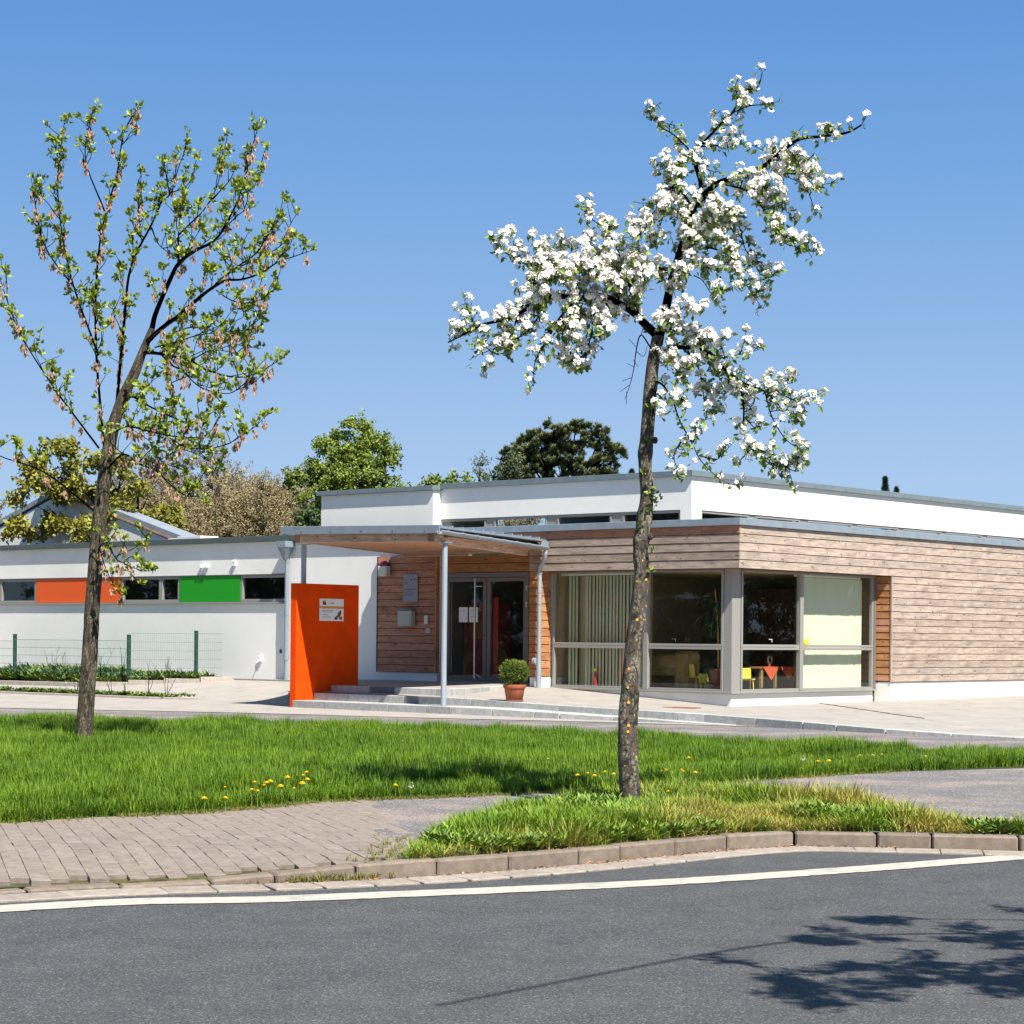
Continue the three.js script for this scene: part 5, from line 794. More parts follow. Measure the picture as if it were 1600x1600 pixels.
  instances('seed_bunches', leafGeo(0.055, 0.028, 0.3), new THREE.MeshPhysicalMaterial({ roughness: 0.8, transmission: 0.2, thickness: 0, side: THREE.DoubleSide }), seeds, T, () => { const t = rnd(); return c.setRGB(lerp(0.28, 0.58, t), lerp(0.17, 0.36, t), lerp(0.10, 0.24, t)); });
  console.log('maple leaves', leaves.length, 'seeds', seeds.length);
}

// ------------------------------------------------------------------ trees further off
const clumpGeo = (n, L, W, spread) => { const out = []; for (let i = 0; i < n; i++) { const g = leafGeo(L * R(0.7, 1.2), W * R(0.8, 1.2)); g.rotateX(R(-1.4, 1.4)); g.rotateY(R(0, 6.28)); g.translate(G() * spread, G() * spread * 0.8, G() * spread); out.push(g); } return merge(out); };
const CL = [clumpGeo(11, 0.17, 0.11, 0.20), clumpGeo(11, 0.16, 0.10, 0.22), clumpGeo(12, 0.15, 0.11, 0.18)];
const CLF = [clumpGeo(8, 0.09, 0.05, 0.16), clumpGeo(8, 0.08, 0.05, 0.18)];
const CLN = (() => { const out = []; for (let i = 0; i < 30; i++) { const g = leafGeo(R(0.13, 0.22), 0.028); g.rotateX(-R(-0.5, 1.5)); g.rotateY(R(0, 6.28)); out.push(g); } return merge(out); })();
// crown of lumps: each lump is an ellipsoid [x,y,z,rx,ry,rz] in metres above the foot; leaves sit towards its outside
function leafyTree(name, label, pos, o) {
  const T = thing(name, label, o.category || 'tree', pos, o.turn === undefined ? 0.72164 : o.turn, o.group), c = new THREE.Color();
  const lb = new Limbs(); lb.add(smooth([V(0, -0.3, 0), V(0.1, o.h * 0.3, 0), V(0, o.h * 0.6, 0.1), V(0, o.h * 0.92, 0)], 5), o.r || 0.22, 0.03, 10, { rough: 0.1 });
  for (const [x, y, z, rx, ry] of o.lumps) { const a = V(0, Math.max(0.4, y - ry * 1.6) * 0.75, 0), b = V(x * 0.9, y, z * 0.9); lb.add(smooth([a, a.clone().lerp(b, 0.5).add(V(G() * 0.3, 0.2, G() * 0.3)), b], 4), (o.r || 0.22) * 0.35, 0.015, 6); for (let i = 0; i < 4; i++) lb.add([b.clone().add(V(-x * 0.2, -ry * 0.4, 0)), b.clone().add(V(G() * rx, G() * ry, G() * rx))], 0.03, 0.008, 5); }
  part('trunk', lb.geo(), M({ color: lin(...(o.bark || [0.16, 0.13, 0.10])), roughness: 0.95 }), T);
  const sets = o.geos.map(() => []);
  for (const [x, y, z, rx, ry, rz] of o.lumps) {
    const n = Math.round(o.dens * rx * ry); const sub = []; for (let i = 0; i < Math.max(4, n / (o.per || 14)); i++) { const d = V(G(), G(), G()).normalize().multiplyScalar(Math.cbrt(R(0.25, 1))); sub.push(V(x + d.x * rx, y + d.y * ry, z + d.z * (rz || rx))); }
    for (let i = 0; i < n; i++) { const s = sub[i % sub.length], q = s.clone().add(V(G(), G() * 0.75 - (o.droop || 0) * rnd(), G()).multiplyScalar(o.clump || 0.42)); sets[i % sets.length].push(mat4(q, o.up ? V(G() * 0.01, 0.02 * G(), 1) : V(G(), G(), G()), R(0.7, 1.25) * (o.ls || 1), o.up ? 0 : null)); }
  }
  o.geos.forEach((g, i) => instances('crown', g, o.mat || leafMat, sets[i], T, () => { const t = Math.pow(rnd(), 1.3); return c.setRGB(lerp(o.c0[0], o.c1[0], t), lerp(o.c0[1], o.c1[1], t), lerp(o.c0[2], o.c1[2], t)); }));
  return T;
}
const leafMat = new THREE.MeshPhysicalMaterial({ roughness: 0.6, transmission: 0.25, thickness: 0, side: THREE.DoubleSide });
const needleMat = M({ roughness: 0.6, side: THREE.DoubleSide });
// green birch behind the roof: 45.8 px per metre, foot at y 0
leafyTree('birch_tree', 'dense green deciduous tree rising behind the left end of the white upper storey', [-28.56, 0.2, -17.49], { h: 8.2, r: 0.25, geos: CL, dens: 560, ls: 0.62, per: 22, droop: 0.6, c0: [0.085, 0.145, 0.014], c1: [0.31, 0.385, 0.03], bark: [0.3, 0.28, 0.25], clump: 0.38,
  lumps: [[0.2, 8.0, 0, 0.9, 0.75], [-0.35, 7.4, 0.2, 0.8, 0.7], [0.75, 7.4, 0, 0.85, 0.8], [1.2, 6.7, 0, 0.6, 0.75], [-0.6, 6.7, 0, 1.0, 0.8], [-1.45, 6.95, 0.3, 0.5, 0.4], [-1.75, 6.7, 0.3, 0.3, 0.4], [0.2, 6.5, 0.3, 1.3, 0.9], [-0.7, 5.9, 0, 1.0, 0.8], [1.0, 5.8, 0, 0.9, 0.8], [0.1, 5.5, 0.4, 1.4, 0.8], [-0.2, 4.6, 0, 1.6, 0.9], [-1.0, 5.0, 0, 0.8, 0.8]] });
leafyTree('evergreen_bush', 'dark green bush filling the gap left of the canopy edge', [-26.69, 0.2, -13.81], { category: 'shrub', h: 4.2, r: 0.1, geos: CL, dens: 240, c0: [0.02, 0.055, 0.015], c1: [0.10, 0.16, 0.025], lumps: [[0.0, 4.0, 0, 0.75, 0.75], [0.4, 3.6, 0, 0.7, 0.8], [-0.55, 3.7, 0, 0.6, 0.6], [0.3, 4.8, 0, 0.5, 0.5], [0, 2.9, 0, 1.2, 0.8]] });
leafyTree('yellow_tree', 'yellow green budding tree above the roof at the far left', [-29.2, 0.2, -8.94], { h: 6.6, r: 0.15, geos: CL, dens: 170, c0: [0.14, 0.15, 0.012], c1: [0.34, 0.31, 0.02], lumps: [[-0.9, 6.0, 0, 1.1, 0.9], [0.1, 5.2, 0, 0.9, 0.7], [-1.6, 5.1, 0, 1.1, 1.0], [0.9, 4.7, 0, 0.7, 0.5], [-2.6, 6.3, 0, 1.0, 1.0], [-0.4, 4.4, 0, 1.6, 0.8], [-3.2, 5.0, 0, 1.2, 1.0]] });
leafyTree('willow_tree', 'feathery grey green tree beside the dark pine', [-27.63, 0.2, -23.64], { h: 6.6, r: 0.12, geos: CLF, dens: 260, droop: 0.9, c0: [0.07, 0.11, 0.05], c1: [0.18, 0.23, 0.09], bark: [0.35, 0.32, 0.28], clump: 0.30, lumps: [[-0.4, 7.5, 0, 0.30, 0.35], [0.5, 7.75, 0, 0.5, 0.4], [0.15, 7.1, 0, 0.5, 0.5], [-0.45, 6.9, 0, 0.35, 0.5], [0.7, 7.2, 0, 0.6, 0.5], [0, 6.4, 0, 0.9, 0.5]] });
leafyTree('hedge_top', 'bright green treetop just above the roof left of the pine', [-31.67, 0.2, -25.41], { h: 5.8, r: 0.1, geos: CL, dens: 260, c0: [0.09, 0.16, 0.02], c1: [0.24, 0.31, 0.05], lumps: [[0.1, 6.9, 0, 0.8, 0.38], [0.65, 7.0, 0, 0.45, 0.3], [-0.6, 6.75, 0, 0.5, 0.3], [0, 6.3, 0, 1.2, 0.5]] });
{ // black pine with upright tufts
  const lumps = []; for (const [px, py, r] of [[860, 678, 16], [890, 690, 20], [918, 676, 16], [845, 690, 16], [940, 690, 16], [825, 700, 16], [962, 712, 14], [880, 715, 24], [915, 715, 24], [845, 722, 22], [945, 730, 16], [815, 722, 18], [800, 738, 16], [835, 745, 20], [875, 745, 24], [915, 745, 24], [945, 748, 14], [862, 700, 16], [900, 672, 10], [970, 705, 7], [798, 722, 16], [792, 742, 16], [812, 745, 18], [818, 708, 16], [835, 690, 14], [828, 728, 18]]) lumps.push([(px - 880) / 42.3, (1000 - py) / 42.3 + 1.2, G() * 0.8, r / 42.3 * 1.22, r / 42.3 * 1.05]);
  leafyTree('pine_tree', 'dark broad pine with upright needle tufts behind the roof', [-26.93, 0.2, -26.92], { h: 8.4, r: 0.25, geos: [CLN], up: true, mat: needleMat, dens: 980, clump: 0.18, per: 11, ls: 0.85, c0: [0.06, 0.085, 0.04], c1: [0.27, 0.29, 0.115], lumps });
}
function conifer(label, pos, h, w) { const T = thing('spruce_tree', label, 'tree', pos, 0, 'spruce tips over the roof'); const lb = new Limbs(); lb.add([V(0, 0, 0), V(0, h * 0.5, 0), V(0, h, 0)], 0.14, 0.01, 8); part('trunk', lb.geo(), twigBark, T); const ms = [], c = new THREE.Color(); for (let i = 0; i < 900; i++) { const t = Math.pow(rnd(), 0.55), y = h * (0.25 + 0.75 * t), r = w * (1.02 - t) * Math.sqrt(rnd()) * (0.55 + 0.45 * Math.cos(y * 9)), a = R(0, 6.28); ms.push(mat4(V(Math.cos(a) * r, y - r * 0.25, Math.sin(a) * r), V(Math.cos(a), -0.2, Math.sin(a)), R(0.5, 0.9))); } instances('crown', CLN, needleMat, ms, T, () => c.setRGB(R(0.012, 0.03), R(0.03, 0.055), R(0.02, 0.035))); }
conifer('taller dark spruce tip above the roof at the right', [-24.36, 0.2, -45.16], 8.15, 1.0); conifer('shorter dark spruce tip above the roof at the far right', [-25.05, 0.2, -47.23], 7.85, 0.9); conifer('tiny spruce tip peeking over the roof left of the trunk', [-29.38, 0.2, -34.09], 7.95, 0.5);
// leafless trees with tan buds
function bareTree(label, pos, H, W, seedN, tone) {
  const T = thing('bare_tree', label, 'tree', pos, 0.72164, 'bare budding trees behind the wing'), lb = new Limbs(), buds = [], c = new THREE.Color();
  const grow = (p, d, len, r, lev) => {
    const n = 4, pts = [p.clone()]; let q = p.clone(), dd = d.clone(); for (let i = 0; i < n; i++) { dd.add(V(G() * 0.16, G() * 0.10 + 0.03, G() * 0.16)).normalize(); q = q.clone().addScaledVector(dd, len / n); pts.push(q); }
    lb.add(pts, r, r * 0.45, lev < 2 ? 7 : 4);
    if (lev >= 3) for (let i = 1; i < pts.length; i++) for (let b = 0; b < (lev === 4 ? 3 : 2); b++) buds.push(mat4(pts[i].clone().add(V(G(), G(), G()).multiplyScalar(0.12)), V(G(), G(), G()), R(0.55, 1.0)));
    if (lev < 4) { const k = lev === 0 ? 6 : (lev === 3 ? 4 : 5); for (let i = 0; i < k; i++) { const at = pts[Math.max(1, Math.round((i + 1.2) / k * n))]; const nd = dd.clone().add(V(G() * 1.5, G() * 0.7 + 0.1, G() * 1.3)).normalize(); grow(at, nd, len * R(0.58, 0.78), r * 0.48, lev + 1); } }
  };
  for (let s = 0; s < seedN; s++) grow(V(G() * 0.3, 0.2, G() * 0.3), V((s - (seedN - 1) / 2) / seedN * W, 1, G() * 0.4).normalize(), H * 0.42, 0.15, 0);
  part('branches', lb.geo(), M({ color: lin(tone[0] * 1.0, tone[1] * 1.0, tone[2] * 1.1), roughness: 0.95 }), T);
  instances('crown', CLF[0], leafMat, buds, T, () => { const t = rnd(); return c.setRGB(lerp(tone[0] * 0.82, tone[0] * 1.8, t), lerp(tone[1] * 0.95, tone[1] * 2.05, t), lerp(tone[2] * 0.95, tone[2] * 1.9, t)); });
}
bareTree('large leafless tan tree with pale forked trunk behind the wing roof', [-38.59, 0.2, -19.33], 7.9, 1.5, 3, [0.25, 0.175, 0.095]);
bareTree('leafless tan tree left of the green birch', [-38.62, 0.2, -24.63], 7.4, 1.1, 3, [0.27, 0.195, 0.10]);
bareTree('greyish leafless tree behind the maple at the left', [-51.47, 0.2, -27.97], 10.0, 1.6, 3, [0.21, 0.15, 0.10]);
bareTree('leafless tan tree in the middle of the row behind the wing', [-36.0, 0.2, -20.9], 7.3, 1.4, 3, [0.26, 0.185, 0.10]);
bareTree('leafless grey brown tree behind the gabled house', [-46.5, 0.2, -12.0], 8.6, 1.6, 3, [0.22, 0.16, 0.10]);
bareTree('thin leafless treetop between the birch and the pine', [-33.5, 0.2, -29.0], 7.1, 0.9, 2, [0.24, 0.19, 0.13]);
// gabled house behind the wing
{
  const H = thing('gabled_house', 'white gabled house with grey roof edge behind the flat wing', 'building', [0, 0, -8]);
  const rx = -32.0, le = -38.5, re = -25.1, yr = 5.95, ye = 3.86;
  const sh = new THREE.Shape([[le, 0], [re - 0.15, 0], [re - 0.15, ye + 0.02], [rx, yr - 0.16], [le, yr - 0.16 - (rx - le) * 0.30]].map(p => new THREE.Vector2(...p))); part('wall', new THREE.ExtrudeGeometry(sh, { depth: 0.65, bevelEnabled: false }).translate(0, 0, -0.65), plaster, H);
  const roof = (x0, y0, x1, y1) => { const L = Math.hypot(x1 - x0, y1 - y0), a = Math.atan2(y1 - y0, x1 - x0); const g = cbox(L, 0.16, 0.75, 0, 0, 0, 0.006); g.rotateZ(a); g.translate((x0 + x1) / 2, (y0 + y1) / 2, -0.33); return g; };
  part('roof', roof(rx, yr, re + 0.2, ye + 0.12), M({ color: lin(0.34, 0.37, 0.40), roughness: 0.5, map: zincMap }), H); part('roof', roof(le - 0.3, yr - (rx - le + 0.3) * 0.30, rx, yr), M({ color: lin(0.34, 0.37, 0.40), roughness: 0.5, map: zincMap }), H);
  const sf = (x0, y0, x1, y1) => { const L = Math.hypot(x1 - x0, y1 - y0), a = Math.atan2(y1 - y0, x1 - x0); const g = cbox(L, 0.06, 0.06, 0, 0, 0, 0.004); g.rotateZ(a); g.translate((x0 + x1) / 2, (y0 + y1) / 2 - 0.12, 0.03); return g; }; part('verge_board', sf(rx, yr, re + 0.1, ye + 0.15), wood(0.62, 0.36, 0.22), H);
}
// trees across the street and beside the site: what the window panes mirror
{
  const big = (label, x, z, h, s) => leafyTree('street_tree', label, [x, -0.3, z], { h, r: 0.28, geos: CL, dens: 95, clump: 0.7, c0: [0.03, 0.075, 0.015], c1: [0.12, 0.18, 0.03], group: 'broad trees beyond the street', lumps: Array.from({ length: 11 }, (_, i) => [Math.cos(i * 2.4) * s * 0.6, h * (0.12 + 0.078 * i), Math.sin(i * 2.4) * s * 0.6, s * 0.75, h * 0.14, s * 0.75]) });
  const lab = 'broad green tree standing across the street outside the view';
  for (const [x, z] of [[-46, 33], [-38, 38], [-31, 42], [-24, 46], [-16, 50], [-55, 27], [26, -36], [32, -30], [20, -44], [38, -24], [-42, 35.5], [-34.5, 40], [-27.5, 44], [-20, 48], [-50, 30], [29, -33], [23, -40]]) big(lab, x, z, R(10, 12.5), R(3.4, 4.2));
}
// tree on the photographer's side whose crown shades the road
{
  const T = thing('roadside_tree', 'sparse roadside tree at the right whose boughs shade the road', 'tree', [23.56, -0.12, 21.45]), lb = new Limbs(), lv = [], c = new THREE.Color();
  lb.add(smooth([V(0, -0.1, 0), V(-0.05, 1.5, 0.05), V(0.05, 3.0, 0.1), V(-0.2, 4.4, 0.3), V(-0.3, 6, 0.4)], 6), 0.13, 0.03, 12, { rough: 0.1 });
  const bough = (pts, dens, r = 0.03) => { const q = smooth(pts.map(p => V(...p)), 6); lb.add(q, r, 0.006, 6); let acc = 0; for (let i = 1; i < q.length; i++) { if (i / q.length < 0.3) continue; acc += q[i].distanceTo(q[i - 1]); while (acc > 0.06 / dens) { acc -= 0.06 / dens; if (rnd() < 0.60) continue; const e = q[i].clone().add(V(G() * 0.55, G() * 0.25, G() * 0.75)); lb.add([q[i], q[i].clone().lerp(e, 0.5).add(V(0, 0.05, 0)), e], 0.008, 0.003, 4); for (let k = 0; k < 75; k++) lv.push(mat4(e.clone().lerp(q[i], R(-0.1, 0.6)).add(V(G(), G(), G()).multiplyScalar(0.14)), V(G(), G(), G()), R(0.9, 1.5))); } } };
  bough([[0, 3.2, 0.1], [-1.2, 4.0, 0.9], [-2.4, 4.35, 1.9], [-3.5, 4.5, 2.9]], 1.2); bough([[0, 3.0, 0.1], [-1.0, 3.9, 1.4], [-2.2, 4.3, 2.6], [-3.1, 4.4, 3.9]], 1.3); bough([[0, 3.6, 0.1], [-0.8, 4.3, 1.6], [-1.7, 4.6, 3.0], [-2.5, 4.6, 4.4]], 1.5); bough([[-0.1, 4.0, 0.2], [-1.4, 4.7, 0.6], [-2.6, 4.9, 1.3], [-3.6, 4.9, 2.2]], 1.0); bough([[-0.2, 4.4, 0.3], [-0.9, 5.0, 2.2], [-1.3, 5.1, 3.6]], 1.3); bough([[-0.2, 4.4, 0.3], [0.8, 5.0, 1.2], [1.4, 5.2, 2.0]], 1.3);
  lb.add(smooth([V(-0.3, 4.4, 0.4), V(-2.2, 4.7, 1.6), V(-3.2, 4.65, 2.5), V(-3.45, 4.6, 3.2), V(-3.5, 4.5, 5.8)], 8), 0.026, 0.014, 6);
  part('trunk', lb.geo(), twigBark, T); instances('crown', leafGeo(0.07, 0.045), leafMat, lv, T, () => c.setRGB(R(0.06, 0.15), R(0.12, 0.2), R(0.015, 0.03)));
}

// ------------------------------------------------------------------ fence, planting beds
{
  const F = thing('wire_fence', 'green wire mesh fence with dark green posts before the white wing', 'fence'); const gm = M({ color: lin(0.002, 0.035, 0.022), roughness: 0.6 }), wm = M({ color: lin(0.10, 0.22, 0.18), roughness: 0.5 });
  const yb = (x, z) => 0.33 * sm(3.4, -0.9, z);
  const posts = [[-21.4, 1.15], [-16.97, 1.05], [-15.87, -0.1]];
  posts.forEach(([x, z], i) => { const y = yb(x, z); part('post', [cyl(0.05, 0.05, 1.22, x, y + 0.56, z, 16), cyl(0.052, 0.05, 0.03, x, y + 1.175, z, 16)], gm, F); });
  const mesh = (a, b, top) => { const L = Math.hypot(b[0] - a[0], b[1] - a[1]), y = Math.max(yb(...a), yb(...b)); const out = []; for (let k = 0; k < 6; k++) { const yy = y + 0.08 + k * (top - 0.08) / 5; out.push(rod(V(a[0], yy, a[1]), V(b[0], yy, b[1]), 0.005, 5)); } for (const g of out) part('wire', g, wm, F); const v = []; for (let s = 0; s <= L; s += 0.05) { const x = lerp(a[0], b[0], s / L), z = lerp(a[1], b[1], s / L); v.push(rod(V(x, y + 0.06, z), V(x, y + top, z), 0.0022, 4)); } part('mesh_wires', v, wm, F).userData.kind = 'stuff'; };
  mesh([-21.4, 1.2], [-16.92, 1.1], 1.05); mesh([-24.9, 1.25], [-21.42, 1.2], 1.02); mesh([-16.92, 1.09], [-15.84, -0.06], 1.12); mesh([-15.84, -0.07], [-15.37, -0.5], 1.10);
  // bed kerbs
  const kb = stone(0.55, 0.50, 0.46); const bed = thing('bed_edging', 'pale concrete edging around the planting bed by the fence', 'edging');
  const run = (pts, w, h) => { for (let i = 1; i < pts.length; i++) { const [x0, z0] = pts[i - 1], [x1, z1] = pts[i], L = Math.hypot(x1 - x0, z1 - z0), n = Math.max(1, Math.round(L / 1.0)); for (let k = 0; k < n; k++) { const t = (k + 0.5) / n, x = lerp(x0, x1, t), z = lerp(z0, z1, t), m = part('edging_stone', cbox(L / n - 0.008, 0.2, w, 0, 0, 0, 0.006, R(0, 2), R(0, 2)), kb, bed); m.position.set(x, yb(x, z) - 0.1 + h, z); m.rotation.y = Math.atan2(-(z1 - z0), x1 - x0); } } };
  run([[-24, 1.9], [-17.6, 1.6], [-15.3, 0.25], [-14.9, -0.45]], 0.12, 0.10); run([[-24, 4.4], [-12.6, 3.9], [-11.6, 3.5]], 0.10, 0.05); run([[-10.7, 1.6], [-9.6, 2.6], [-7.4, 4.2]], 0.10, 0.07);
  const bedSoil = (poly, d) => { const g = sheet(poly, (x, z) => yb(x, z) + d); struct('planting_bed', g, M({ color: lin(0.16, 0.10, 0.065), map: soilTex, roughness: 1 })); };
  bedSoil([[-24, 1.85], [-17.6, 1.55], [-15.35, 0.2], [-15.0, -0.45], [-15.0, -0.5], [-24, -0.5]], 0.07); bedSoil([[-24, 4.35], [-12.6, 3.85], [-11.7, 3.45], [-13.2, 2.9], [-24, 2.9]], 0.03); bedSoil([[-10.6, 1.6], [-9.6, 2.5], [-7.4, 4.1], [-7.25, 3.2], [-8.2, 1.8]], 0.05);
  // leafless shrubs
  const sb = M({ color: lin(0.16, 0.12, 0.10), roughness: 0.9 });
  const shrub = (label, x, z, h, n) => { const s = thing('bare_shrub', label, 'shrub', [x, yb(x, z) + 0.03, z], 0, 'young leafless shrubs in the bed'), lb = new Limbs(); for (let i = 0; i < n; i++) { const d = V(G() * 0.5, 1, G() * 0.5), L = h * R(0.6, 1), p = [V(G() * 0.03, 0, G() * 0.03)]; for (let k = 1; k <= 5; k++) p.push(p[k - 1].clone().addScaledVector(d.clone().add(V(G() * 0.25, 0, G() * 0.25)).normalize(), L / 5)); lb.add(p, 0.008, 0.002, 5); for (let k = 2; k < 5; k++) if (rnd() < 0.6) lb.add([p[k], p[k].clone().add(V(G() * 0.2, R(0.08, 0.25), G() * 0.2))], 0.004, 0.0015, 4); } part('stems', lb.geo(), sb, s); };
  [[-20.6, 1.6], [-19.6, 1.3], [-18.9, 1.4], [-18.3, 1.2], [-17.7, 1.3], [-17.0, 1.2], [-16.2, 0.5]].forEach(([x, z]) => shrub('young leafless shrub behind the pale edging by the wire fence', x, z, R(0.7, 1.15), 4));
  [[-15.6, 3.6], [-14.5, 3.5], [-13.9, 3.6], [-13.2, 3.5], [-12.6, 3.5]].forEach(([x, z]) => shrub('young leafless shrub in the low front bed', x, z, R(0.6, 1.1), 3));
}

// ------------------------------------------------------------------ grass
function blade(h, w, bend, az) { const c = Math.cos(az), s = Math.sin(az), P = [], q = (x, y, b) => [c * b - s * x, y, s * b + c * x]; const a = q(-w / 2, 0, 0), b = q(w / 2, 0, 0), d = q(-w * 0.42, h * 0.5, bend * 0.28), e = q(w * 0.42, h * 0.5, bend * 0.28), f = q(-w * 0.25, h * 0.82, bend * 0.68), g = q(w * 0.25, h * 0.82, bend * 0.68), t = q(0, h, bend); for (const v of [a, b, e, a, e, d, d, e, g, d, g, f, f, g, t]) P.push(...v); return P; }
function tuftGeo(n, h, w, spread, lean) { const P = []; for (let i = 0; i < n; i++) { const p = blade(h * R(0.6, 1.1), w * R(0.7, 1.2), h * R(0.1, lean), R(0, 6.28)), x = G() * spread, z = G() * spread; for (let k = 0; k < p.length; k += 3) { P.push(p[k] + x, p[k + 1], p[k + 2] + z); } } const g = new THREE.BufferGeometry(); g.setAttribute('position', new THREE.Float32BufferAttribute(P, 3)); g.computeVertexNormals(); return g; }
function inView(x, z, m = 120) { const cx = 23.204 - x, cz = 32.863 - z, f = 0.6606 * cx + 0.7507 * cz, r = -0.7507 * cx + 0.6606 * cz, px = r / f * 3300 + 800; return f > 5 && px > -m && px < 1600 + m; }
const grassMat = new THREE.MeshPhysicalMaterial({ specularIntensity: 0.35, roughness: 0.55, side: THREE.DoubleSide, transmission: 0.25, thickness: 0 });
function sow(name, label, geos, count, poly, yf, colf, sf, mask) {
  const xs = poly.map(p => p[0]), zs = poly.map(p => p[1]), x0 = Math.min(...xs), x1 = Math.max(...xs), z0 = Math.min(...zs), z1 = Math.max(...zs), sets = geos.map(() => []), cols = geos.map(() => []);
  let n = 0, guard = 0; while (n < count && guard++ < count * 60) { const x = R(x0, x1), z = R(z0, z1); if (!inView(x, z) || !inPoly(x, z, poly) || (mask && rnd() > mask(x, z))) continue; const k = n % geos.length; O3.position.set(x, yf(x, z), z); O3.rotation.set(R(-0.15, 0.15), R(0, 6.28), R(-0.15, 0.15)); const s = sf(x, z); O3.scale.set(lerp(1, s, 0.4), s, lerp(1, s, 0.4)); O3.updateMatrix(); sets[k].push(O3.matrix.clone()); cols[k].push(colf(x, z)); n++; }
  const T = thing(name, label, 'grass'); T.userData.kind = 'stuff'; delete T.userData.category; T.userData.category = 'grass';
  geos.forEach((g, k) => instances('blades', g, grassMat, sets[k], T, i => cols[k][i]));
  return T;
}
const N2 = (x, z, f) => vnoise(grids[1], 64, x * f + 31.7, z * f + 17.3);
const lawnBase = (x, z) => -0.05 + lawnY(x, z) * 0.55 - 0.01;
{
  const geos = [tuftGeo(8, 0.17, 0.0085, 0.035, 0.7), tuftGeo(8, 0.15, 0.008, 0.04, 0.9), tuftGeo(9, 0.19, 0.0085, 0.035, 0.6), tuftGeo(7, 0.14, 0.009, 0.045, 1.1)];
  const vis = lawnPoly.map(([x, z]) => [clamp(x, -8, 14), clamp(z, 3, 27)]);
  sow('lawn_grass', 'tall bright green lawn grass between footway and courtyard', geos, 190000, lawnPoly.filter(p => p[1] < 40).concat([[-12, 30], [9.1, 30]]).length ? [...lawnFront.slice(1), ...lawnBack, [-12, 26]] : vis, lawnBase,
    (x, z) => { const a = N2(x, z, 0.9), b = N2(x, z, 3.1), t = clamp(0.25 + 0.5 * a + 0.35 * (b - 0.5) + R(-0.22, 0.22)); return lin(lerp(0.05, 0.215, t), lerp(0.125, 0.335, t), lerp(0.008, 0.022, t)); },
    (x, z) => (0.78 + 0.55 * N2(x, z, 1.6) + 0.35 * (N2(x, z, 5) - 0.5)) * R(0.75, 1.25) * (x > 9.0 ? 0.7 : 1));
}
// verge under the tree: mound of weeds and straw-coloured grass
const mound = [[13.30, 22.65], [12.75, 21.9], [12.1, 20.9], [11.6, 19.75], [11.2, 18.75], [11.0, 17.75], [11.1, 17.0], [11.45, 16.65], [12.0, 16.5], [12.6, 16.75], [13.25, 17.15], [14.1, 17.65], [14.9, 17.75], [15.6, 17.65], [14.5, 18.38], [14.15, 18.62], [13.84, 18.92], [13.68, 19.36], [13.6, 20.0], [13.57, 20.7], [13.52, 21.3], [13.44, 21.9], [13.33, 22.4]];
const moundY = (x, z) => { let d = 9; for (let i = 0, j = mound.length - 1; i < mound.length; j = i++) { const [ax, az] = mound[j], [bx, bz] = mound[i], L = (bx - ax) ** 2 + (bz - az) ** 2, t = clamp(((x - ax) * (bx - ax) + (z - az) * (bz - az)) / L); d = Math.min(d, Math.hypot(x - ax - t * (bx - ax), z - az - t * (bz - az))); } return -0.10 + 0.05 * sm(0, 0.6, d); };
